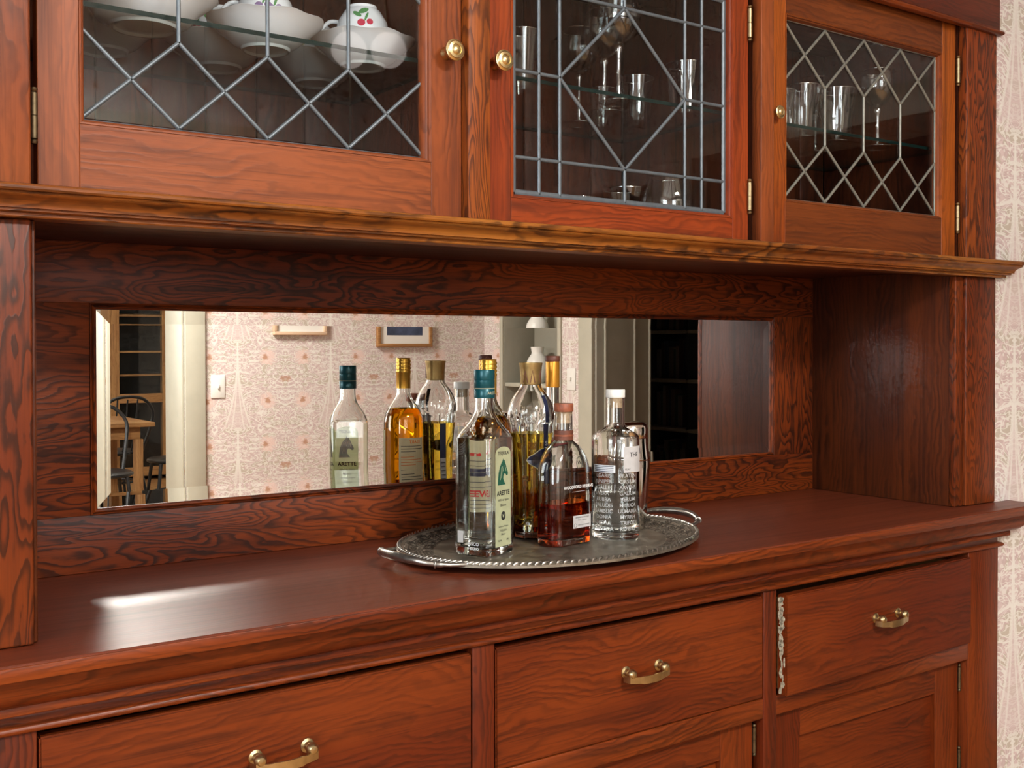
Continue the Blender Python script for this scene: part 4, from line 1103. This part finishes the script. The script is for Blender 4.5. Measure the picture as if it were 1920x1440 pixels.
mb = MB(); V2, F2 = grid_rect(.0100, .105, 4, 1, 0, .150); both(mb, V2, F2, fr3s, .0030, .0034); st = mb.build('blue_strip', M_navy, b3, rel=False)
lettering(st, [('S', .011, 0, .168, .0003), ('T', .011, 0, .157, .0003), ('-', .011, 0, .148, .0003)], fr3s, M_paper_w, .0038, 'label_lettering')
V, Fs = [], []
pts = [(.0418, .205), (.0420, .218), (.0404, .231), (.0364, .242), (.0304, .252)]
for i, (r, z) in enumerate(pts):
    for s in (-1, 1): a = R(-84) + s * .0042 / r; V.append(((r + .0012) * math.cos(a), (r + .0012) * math.sin(a), z))
Fs = [(2 * i, 2 * i + 1, 2 * i + 3, 2 * i + 2) for i in range(len(pts) - 1)]
mk('neck_ribbon', V, Fs, M_navy, b3, rel=False)
fr3b = cyl_frame(R(99), .0355, 0)
mb = MB(); V2, F2 = grid_rect(.0120, .150, 4, 1, 0, .110); both(mb, V2, F2, fr3b, .0030, .0034); bs = mb.build('back_strip', M_navy, b3, rel=False)
mb = MB(); V2, F2 = grid_rect(.0105, .042, 4, 1, 0, .095); both(mb, V2, F2, fr3b, .0036, .0038); bc = mb.build('bar_code_label', M_paper_w, bs, rel=False)
mb = MB()
for i in range(13): V2, F2 = grid_rect(.0085, .0004 + .0006 * (i % 3), 2, 1, 0, .078 + i * .0026); mb.add([fr3b(x, y, .0040) for x, y in V2], F2)
o = mk('bar_code', mb.V, mb.F, M_ink, bc, rel=False); o['kind'] = 'stuff'

# ---- 4 flask of bourbon
b4 = empty('liquor_bottle', (1.165, 1.487, ZP), 'flat-sided flask of red-brown whiskey with reddish wooden stopper', 'bottle', 'bottles on the tray', rz=R(9))
pr4 = [(0, .0450, .0245, .018), (.003, .0485, .0278, .021), (.010, .0492, .0285, .022), (.070, .0490, .0283, .022), (.128, .0482, .0280, .022), (.138, .0466, .0276, .023), (.147, .0436, .0270, .024), (.155, .0394, .0260, .025), (.162, .0340, .0246, .0246), (.168, .0276, .0226, .0226),
       (.1725, .0212, .0196, .0196), (.1760, .0168, .0164, .0164), (.182, .0155, .0155, .0155), (.226, .0150, .0150, .0150)]
bottle_body(b4, pr4, .0032, .012, level=.0715, liquid=M_bourbon)
lathe('neck_band', [(.0152, .1775), (.0166, .1775), (.0168, .1790), (.0162, .1860), (.0168, .1925), (.0166, .1945), (.0152, .1945)], M_brown, b4, 36, rel=False)
lathe('band_rope', [(.0164, .1840), (.0170, .1846), (.0170, .1868), (.0164, .1874)], M_redwood, b4, 36, rel=False)
lathe('cork', [(0, .2065), (.0112, .2065), (.0118, .2080), (.0119, .2262), (0, .2262)], M_cork, b4, 28, rel=False)
lathe('stopper', [(0, .2264), (.0164, .2264), (.0168, .2272), (.0168, .2392), (.0162, .2402), (0, .2402)], M_redwood, b4, 36, rel=False)
fr4 = plane_frame((0, -.0286, 0), (1, 0, 0), (0, 0, 1), (0, -1, 0))
mb = MB(); V2, F2 = grid_rect(.044, .0215, 2, 1, .0150, .0395); both(mb, V2, F2, fr4, .0002, .0005); wl = mb.build('white_label', M_paper_w, b4, rel=False)
lettering(wl, [('DISTILLED AND BOTTLED', .0029, .0150, .0465, 0), ('750 ml   43.2% alc', .0030, .0150, .0420, 0), ('KENTUCKY WHISKEY', .0030, .0190, .0335, 0)], fr4, M_ink, .0008)
n = 20
tube('label_seal', [fr4(-.0020 + .0032 * math.cos(2 * pi * k / n), .0335 + .0032 * math.sin(2 * pi * k / n), .0007) for k in range(n)], .0003, M_ink, wl, 5, True, rel=False)
lettering(b4, [('WOODFORD RESERVE', .0072, .006, .0990, .0001), ('------------------------', .0042, .006, .0915, 0)], fr4, M_white, .0005, 'printed_name')
tube('neck_emblem_ring', [fr4(.0075 + .0072 * math.cos(2 * pi * k / n), .1400 + .0105 * math.sin(2 * pi * k / n), -.0004 + .0012) for k in range(n)], .0005, M_black, b4, 6, True, rel=False)
lettering(b4, [('W', .0090, .0075, .1400, .0002)], fr4, M_black, .0010, 'emblem_letter')

# ---- 5 round clear gin bottle with white stopper
b5 = empty('liquor_bottle', (1.280, 1.485, ZP), 'round clear gin bottle with raised lettering and white stopper, half full', 'bottle', 'bottles on the tray')
pr5 = circ([(0, .0385), (.002, .0412), (.006, .0425), (.018, .0425), (.172, .0425), (.177, .0420), (.181, .0400), (.1845, .0360), (.188, .0300), (.1915, .0235), (.195, .0190), (.200, .0168), (.208, .0160), (.247, .0160)])
bottle_body(b5, pr5, .0032, .013, level=.0830, liquid=M_gin)
lathe('cork', [(0, .2290), (.0120, .2290), (.0126, .2310), (.0127, .2472), (0, .2472)], M_cork, b5, 28, rel=False)
cp = [(0, .2473), (.0168, .2473), (.0172, .2482), (.0172, .2606), (.0164, .2616), (0, .2616)]
lathe('stopper', cp, M_plastic, b5, 40, rel=False)
A0 = math.atan2(-1.485, -1.28)
fr5 = cyl_frame(A0 + .87, .0426, 0)
mb = MB(); V2, F2 = grid_rect(.045, .045, 10, 1, 0, .1405); both(mb, V2, F2, fr5, .0002, .0005); wl = mb.build('front_label', M_paper_w, b5, rel=False)
lettering(wl, [('THE', .0110, -.0010, .1485, .0001), ('ISLAY', .0042, -.0150, .1235, 0)], fr5, M_ink, .0008)
fr5b = cyl_frame(A0 - .52, .0426, 0)
mb = MB(); V2, F2 = grid_rect(.044, .0130, 10, 1, 0, .1245); both(mb, V2, F2, fr5b, .0002, .0005); sl = mb.build('side_label', plain('frosted_strip', (.62, .66, .70), .5), b5, rel=False)
mb = MB()
for i in range(4): V2, F2 = grid_rect(.038, .0012, 8, 1, 0, .1290 - i * .003); mb.add([fr5b(x, y, .0007) for x, y in V2], F2)
o = mk('small_print', mb.V, mb.F, M_navy, sl, rel=False); o['kind'] = 'stuff'
rowsL = ['LGARIS', 'JUNIPER', 'GALLE', 'VERA', 'RUBRA', 'PALUDIS', 'SAMBUC', 'DONIA', 'NIGRA', 'MENTHA']; rowsR = ['PRATEN', 'CIRSIUM', 'ARVENS', 'GALIUM', 'VERUM', 'MYRICA', 'ULMARIA', 'MYRRH', 'TRIFOL', 'REPENS']
for rows, fr in ((rowsL, fr5b), (rowsR, cyl_frame(A0 + .55, .0426, 0))):
    L = [(s, .0092, 0, .1125 - i * .0103, .0001) for i, s in enumerate(rows)]
    lettering(b5, L, fr, plain('frosted_glass_relief', (.80, .83, .83), .15, 0, Alpha=.38), .0006, 'raised_lettering')

# ---- 6 tall bottle with brown stopper and orange foil
b6 = empty('liquor_bottle', (1.2470, 1.6250, ZP), 'tall bottle with brown stopper and orange foil neck at the back of the tray', 'bottle', 'bottles on the tray')
pr6 = circ([(0, .032), (.003, .0355), (.010, .0360), (.160, .0360), (.176, .0345), (.188, .0300), (.198, .0225), (.206, .0165), (.216, .0135), (.230, .0122), (.308, .0118)])
bottle_body(b6, pr6, .0028, .008, level=.150, liquid=M_tequila)
lathe('foil_sleeve', [(.0122, .2620), (.0129, .2620), (.0131, .2640), (.0131, .3080), (.0126, .3098), (0, .3098)], M_orange, b6, 36, rel=False)
lathe('stopper', [(0, .3099), (.0134, .3099), (.0138, .3108), (.0138, .3192), (.0130, .3202), (0, .3202)], M_brown, b6, 36, rel=False)
lathe('shoulder_band', [(.0359, .1530), (.0364, .1530), (.0364, .1600), (.0356, .1670), (.0350, .1670)], M_maroon, b6, 40, rel=False)

# ---- cocktail shaker
sh = empty('cocktail_shaker', (1.359, 1.540, ZP), 'polished steel cocktail shaker behind the gin bottle', 'shaker')
lathe('shaker_body', [(0, 0), (.0300, 0), (.0310, .0015), (.0318, .006), (.0345, .035), (.0385, .085), (.0402, .112), (.0402, .126), (.0398, .1275), (0, .1275)], M_chrome, sh, 56, rel=False)
lathe('shaker_lid', [(0, .1277), (.0396, .1277), (.0402, .1290), (.0402, .1320), (.0396, .1345), (.0386, .1400), (.0372, .1500), (.0364, .1600), (.0362, .1680), (0, .1680)], M_chrome, sh, 56, rel=False)
lathe('shaker_cap', [(0, .1682), (.0355, .1682), (.0360, .1690), (.0360, .1860), (.0345, .1930), (.0310, .1962), (.0220, .1980), (0, .1985)], M_chrome, sh, 56, rel=False)

# ================================================================== THE ROOM SEEN IN THE MIRROR
def switch_plate(x, y, z, axis, label, n=1):
    e = empty('light_switch', (x, y, z), label, 'light switch', 'switch plates')
    w_, h_ = .072 * n / 1, .116
    if axis == 'y':
        box('plate', -w_ / 2, w_ / 2, 0, .006, -h_ / 2, h_ / 2, M_plastic, e, bev=.002, rel=False); box('toggle', -.004, .004, .006, .016, -.010, .010, M_plastic, e, bev=.0015, rel=False)
    else:
        box('plate', -.006, 0, -w_ / 2, w_ / 2, -h_ / 2, h_ / 2, M_plastic, e, bev=.002, rel=False); box('toggle', -.016, -.006, -.004, .004, -.010, .010, M_plastic, e, bev=.0015, rel=False)
switch_plate(2.000, -1.9, 1.060, 'y', 'white switch plate beside the door casing')
switch_plate(XW1, -1.074, 1.086, 'x', 'white switch plate between the alcove and the next opening')

def picture(x0, x1, z0, z1, label, frame_mat, art=True):
    y = -1.9; e = empty('framed_picture', ((x0 + x1) / 2, y, z0), label, 'picture', 'pictures on the papered wall')
    fwd = .018
    for a, b, c, d in ((x0, x1, z0, z0 + fwd), (x0, x1, z1 - fwd, z1), (x0, x0 + fwd, z0 + fwd, z1 - fwd), (x1 - fwd, x1, z0 + fwd, z1 - fwd)): box('frame', a, b, y, y + .026, c, d, frame_mat, e, bev=.002)
    box('mat_board', x0 + fwd, x1 - fwd, y + .002, y + .014, z0 + fwd, z1 - fwd, M_linen, e, bev=0)
    if art: box('print', x0 + .062, x1 - .060, y + .014, y + .0145, z0 + .064, z1 - .07, M_art, e, bev=0)
M_oakf = wood('x', 'oak')
picture(2.294, 2.594, 1.321, 1.72, 'pale picture with light wood frame nearer the doorway', plain('pale_frame', (.62, .44, .30), .5))
picture(2.899, 3.248, 1.258, 1.72, 'picture with dark blue print and light wood frame near the corner', M_oakf)
v = empty('white_vase', (3.722, -1.515, 1.0525), 'round white vase on the alcove shelf', 'vase')
VP = [(0, 0), (.034, 0), (.045, .014), (.060, .050), (.066, .090), (.060, .125), (.046, .150), (.036, .162), (.034, .172), (.038, .195), (.040, .204), (.035, .204), (.030, .180), (.030, .166), (.050, .125), (.056, .090), (.034, .02), (0, .015)]
lathe('vase_body', VP, M_plastic, v, 40, rel=False)
# pendant with two opal globes over the middle of the room
pl = empty('pendant_lamp', (1.58, -.20, ZC), 'ceiling pendant with two lit opal globes reflected in the left door', 'lamp')
lathe('ceiling_rose', [(0, 0), (.06, 0), (.06, -.01), (.03, -.03), (0, -.03)], M_brass_old, pl, 32, rel=False)
for dx, dz in ((-.068, 2.146), (.066, 2.166)):
    tube('rod', [(0, 0, -.02), (dx * .6, 0, -.16), (dx, 0, dz + .06 - ZC)], .005, M_brass_old, pl, 8, rel=False)
    g = lathe('globe', [(.054 * math.cos(-pi / 2 + pi * k / 18), dz - ZC + .054 * math.sin(-pi / 2 + pi * k / 18)) for k in range(19)], M_lampglass, pl, 32, (dx, 0, 0), rel=False)
    lathe('gallery', [(0, dz - ZC + .050), (.022, dz - ZC + .050), (.022, dz - ZC + .066), (0, dz - ZC + .066)], M_brass_old, pl, 20, (dx, 0, 0), rel=False)

# ---- dining room through the doorway
OAK = lambda a: wood(a, 'oak')
tb = empty('dining_table', (1.72, -4.45, 0), 'light wooden dining table seen through the doorway', 'table')
box('table_top', 1.10, 2.36, -4.85, -4.05, .715, .745, OAK('x'), tb, bev=.004)
box('apron', 1.16, 2.28, -4.78, -4.12, .63, .715, OAK('x'), tb, bev=.002)
for x in (1.16, 2.24):
    for y in (-4.78, -4.16): box('leg', x, x + .055, y, y + .055, 0, .63, OAK('z'), tb, bev=.003)
def bent_chair(x, y, rz, label):
    c = empty('dining_chair', (x, y, 0), label, 'chair', 'black bentwood dining chairs', rz=rz)
    lathe('seat', [(0, .430), (.19, .430), (.205, .440), (.205, .452), (.19, .462), (0, .458)], M_black, c, 32, rel=False)
    for sx, sy in ((-1, -1), (1, -1), (-1, 1), (1, 1)):
        tube('leg', [(sx * .14, sy * .14, .435), (sx * .165, sy * .165, .22), (sx * .205, sy * .205, 0)], [.013, .012, .010], M_black, c, 10, rel=False)
    tube('back_hoop', spline([(-.165, .13, .44), (-.20, .20, .62), (-.21, .235, .76), (-.13, .255, .855), (0, .26, .88), (.13, .255, .855), (.21, .235, .76), (.20, .20, .62), (.165, .13, .44)], 6), .012, M_black, c, 10, rel=False)
    for q in (-.08, 0, .08): tube('spindle', [(q * .8, .165, .45), (q, .215, .65), (q, .25, .86)], .006, M_black, c, 8, rel=False)
    tube('ring_stretcher', [(.165 * math.cos(2 * pi * k / 28), .165 * math.sin(2 * pi * k / 28), .22) for k in range(28)], .008, M_black, c, 8, True, rel=False)
bent_chair(2.62, -4.40, R(-85), 'black bentwood chair at the near end of the dining table')
bent_chair(2.40, -5.22, R(-10), 'black bentwood chair behind the dining table by the glazed cabinet')
bent_chair(1.92, -3.78, R(185), 'black bentwood chair in front of the dining table, half cut off by the mirror edge')
cb = empty('display_cabinet', (3.10, -7.1, 0), 'tall light wooden glazed cabinet at the end of the dining room', 'cabinet')
cx0, cx1, cy0, cy1 = 2.86, 3.44, -7.28, -6.98
box('cabinet_side', cx0, cx0 + .02, cy0, cy1, 0, 2.2, OAK('z'), cb); box('cabinet_side', cx1 - .02, cx1, cy0, cy1, 0, 2.2, OAK('z'), cb)
box('cabinet_back', cx0 + .02, cx1 - .02, cy0, cy0 + .012, 0, 2.2, M_dark, cb, bev=0); box('cabinet_top', cx0 - .02, cx1 + .02, cy0, cy1 + .02, 2.2, 2.225, OAK('x'), cb)
for z in (.06, .74, .98, 1.20, 1.46, 1.74): box('shelf', cx0 + .02, cx1 - .02, cy0 + .012, cy1 - .025, z, z + .018, OAK('x'), cb, bev=.001)
for x in (cx0 + .02, cx1 - .09): box('door_stile', x, x + .07, cy1 - .02, cy1, .04, 2.19, OAK('z'), cb)
for z in (.04, .73, 2.11): box('door_rail', cx0 + .09, cx1 - .09, cy1 - .02, cy1, z, z + .085, OAK('x'), cb)
for z0, z1 in ((.125, .73), (.815, 2.11)): box('glass_pane', cx0 + .09, cx1 - .09, cy1 - .012, cy1 - .008, z0, z1, M_pane, cb, bev=0)
pd = empty('added_bowl_uplight', (2.45, -4.75, ZC), 'added brass bowl uplight, out of view, brightening the dining room ceiling', 'lamp')  # added uplight, unseen, put in to brighten the dining room ceiling
lathe('bowl', [(0, -.62), (.08, -.61), (.16, -.57), (.20, -.52), (.195, -.52), (.155, -.56), (.08, -.60), (0, -.61)], M_brass_old, pd, 40, rel=False)
tube('rod', [(0, 0, 0), (0, 0, -.60)], .006, M_brass_old, pd, 8, rel=False)
lathe('bulb', [(.035 * math.cos(-pi / 2 + pi * k / 12), -.545 + .035 * math.sin(-pi / 2 + pi * k / 12)) for k in range(13)], emit('added_uplight_bulb', (1, .88, .72), 6), pd, 20, rel=False)
area('added_uplight_light', (2.45, -4.75, ZC - .50), (2.45, -4.75, ZC), .30, .30, 22, (1, .94, .86))  # upward light of the added bowl, aimed at the ceiling
# ---- dark bookcase in the next room
bk = empty('bookcase', (5.2, -1.75, 0), 'dark painted bookcase in the unlit next room', 'bookcase')
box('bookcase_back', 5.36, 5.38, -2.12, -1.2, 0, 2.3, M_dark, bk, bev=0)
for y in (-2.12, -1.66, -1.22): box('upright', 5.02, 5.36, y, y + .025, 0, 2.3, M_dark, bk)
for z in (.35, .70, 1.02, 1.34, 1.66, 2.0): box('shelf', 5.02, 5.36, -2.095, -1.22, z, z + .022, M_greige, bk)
box('shelf_bracket', 5.0, 5.02, -2.12, -1.2, 2.28, 2.32, M_dark, bk)
random.seed(11)
k = 0
NUM = 'one two three four five six seven eight nine ten eleven twelve thirteen fourteen fifteen sixteen seventeen eighteen'.split()
BC = [(.05, .03, .03), (.02, .03, .05), (.10, .08, .06), (.03, .05, .04), (.14, .12, .10)]
for z in (.372, .722, 1.042, 1.362, 1.682):
    y = -2.06; row = []
    while y < -1.70:
        t = random.uniform(.022, .045)
        row.append((y, t)); y += t + .001
    for j, (y, t) in enumerate(row):
        h = random.uniform(.19, .27); c = BC[(k + j) % 5]
        o = box('book', 5.14, 5.34, y, y + t, z, z + h, plain('book_cloth_%d' % ((k + j) % 5), c, .6), bev=.0015)
        tag(o, '%s cloth book, number %s from the left on the %s bookcase shelf' % (('dark red', 'navy', 'brown', 'dark green', 'grey')[(k + j) % 5], NUM[j], {.372: 'lowest', .722: 'second', 1.042: 'third', 1.362: 'fourth', 1.682: 'top'}[z]), 'book', 'books in the dim bookcase')
    k += 2
# ---- flush ceiling lamp of this room
cl = empty('ceiling_lamp', (CEIL[0], CEIL[1], ZC), 'square flush ceiling lamp of the room, out of view above', 'lamp')
box('lamp_tray', -.36, .36, -.28, .28, -.030, 0, M_plastic, cl, bev=.004, rel=False)
for a in ((-.36, -.335, -.28, .28), (.335, .36, -.28, .28), (-.335, .335, -.28, -.255), (-.335, .335, .255, .28)): box('lamp_rim', a[0], a[1], a[2], a[3], -.085, -.030, M_plastic, cl, bev=.003, rel=False)
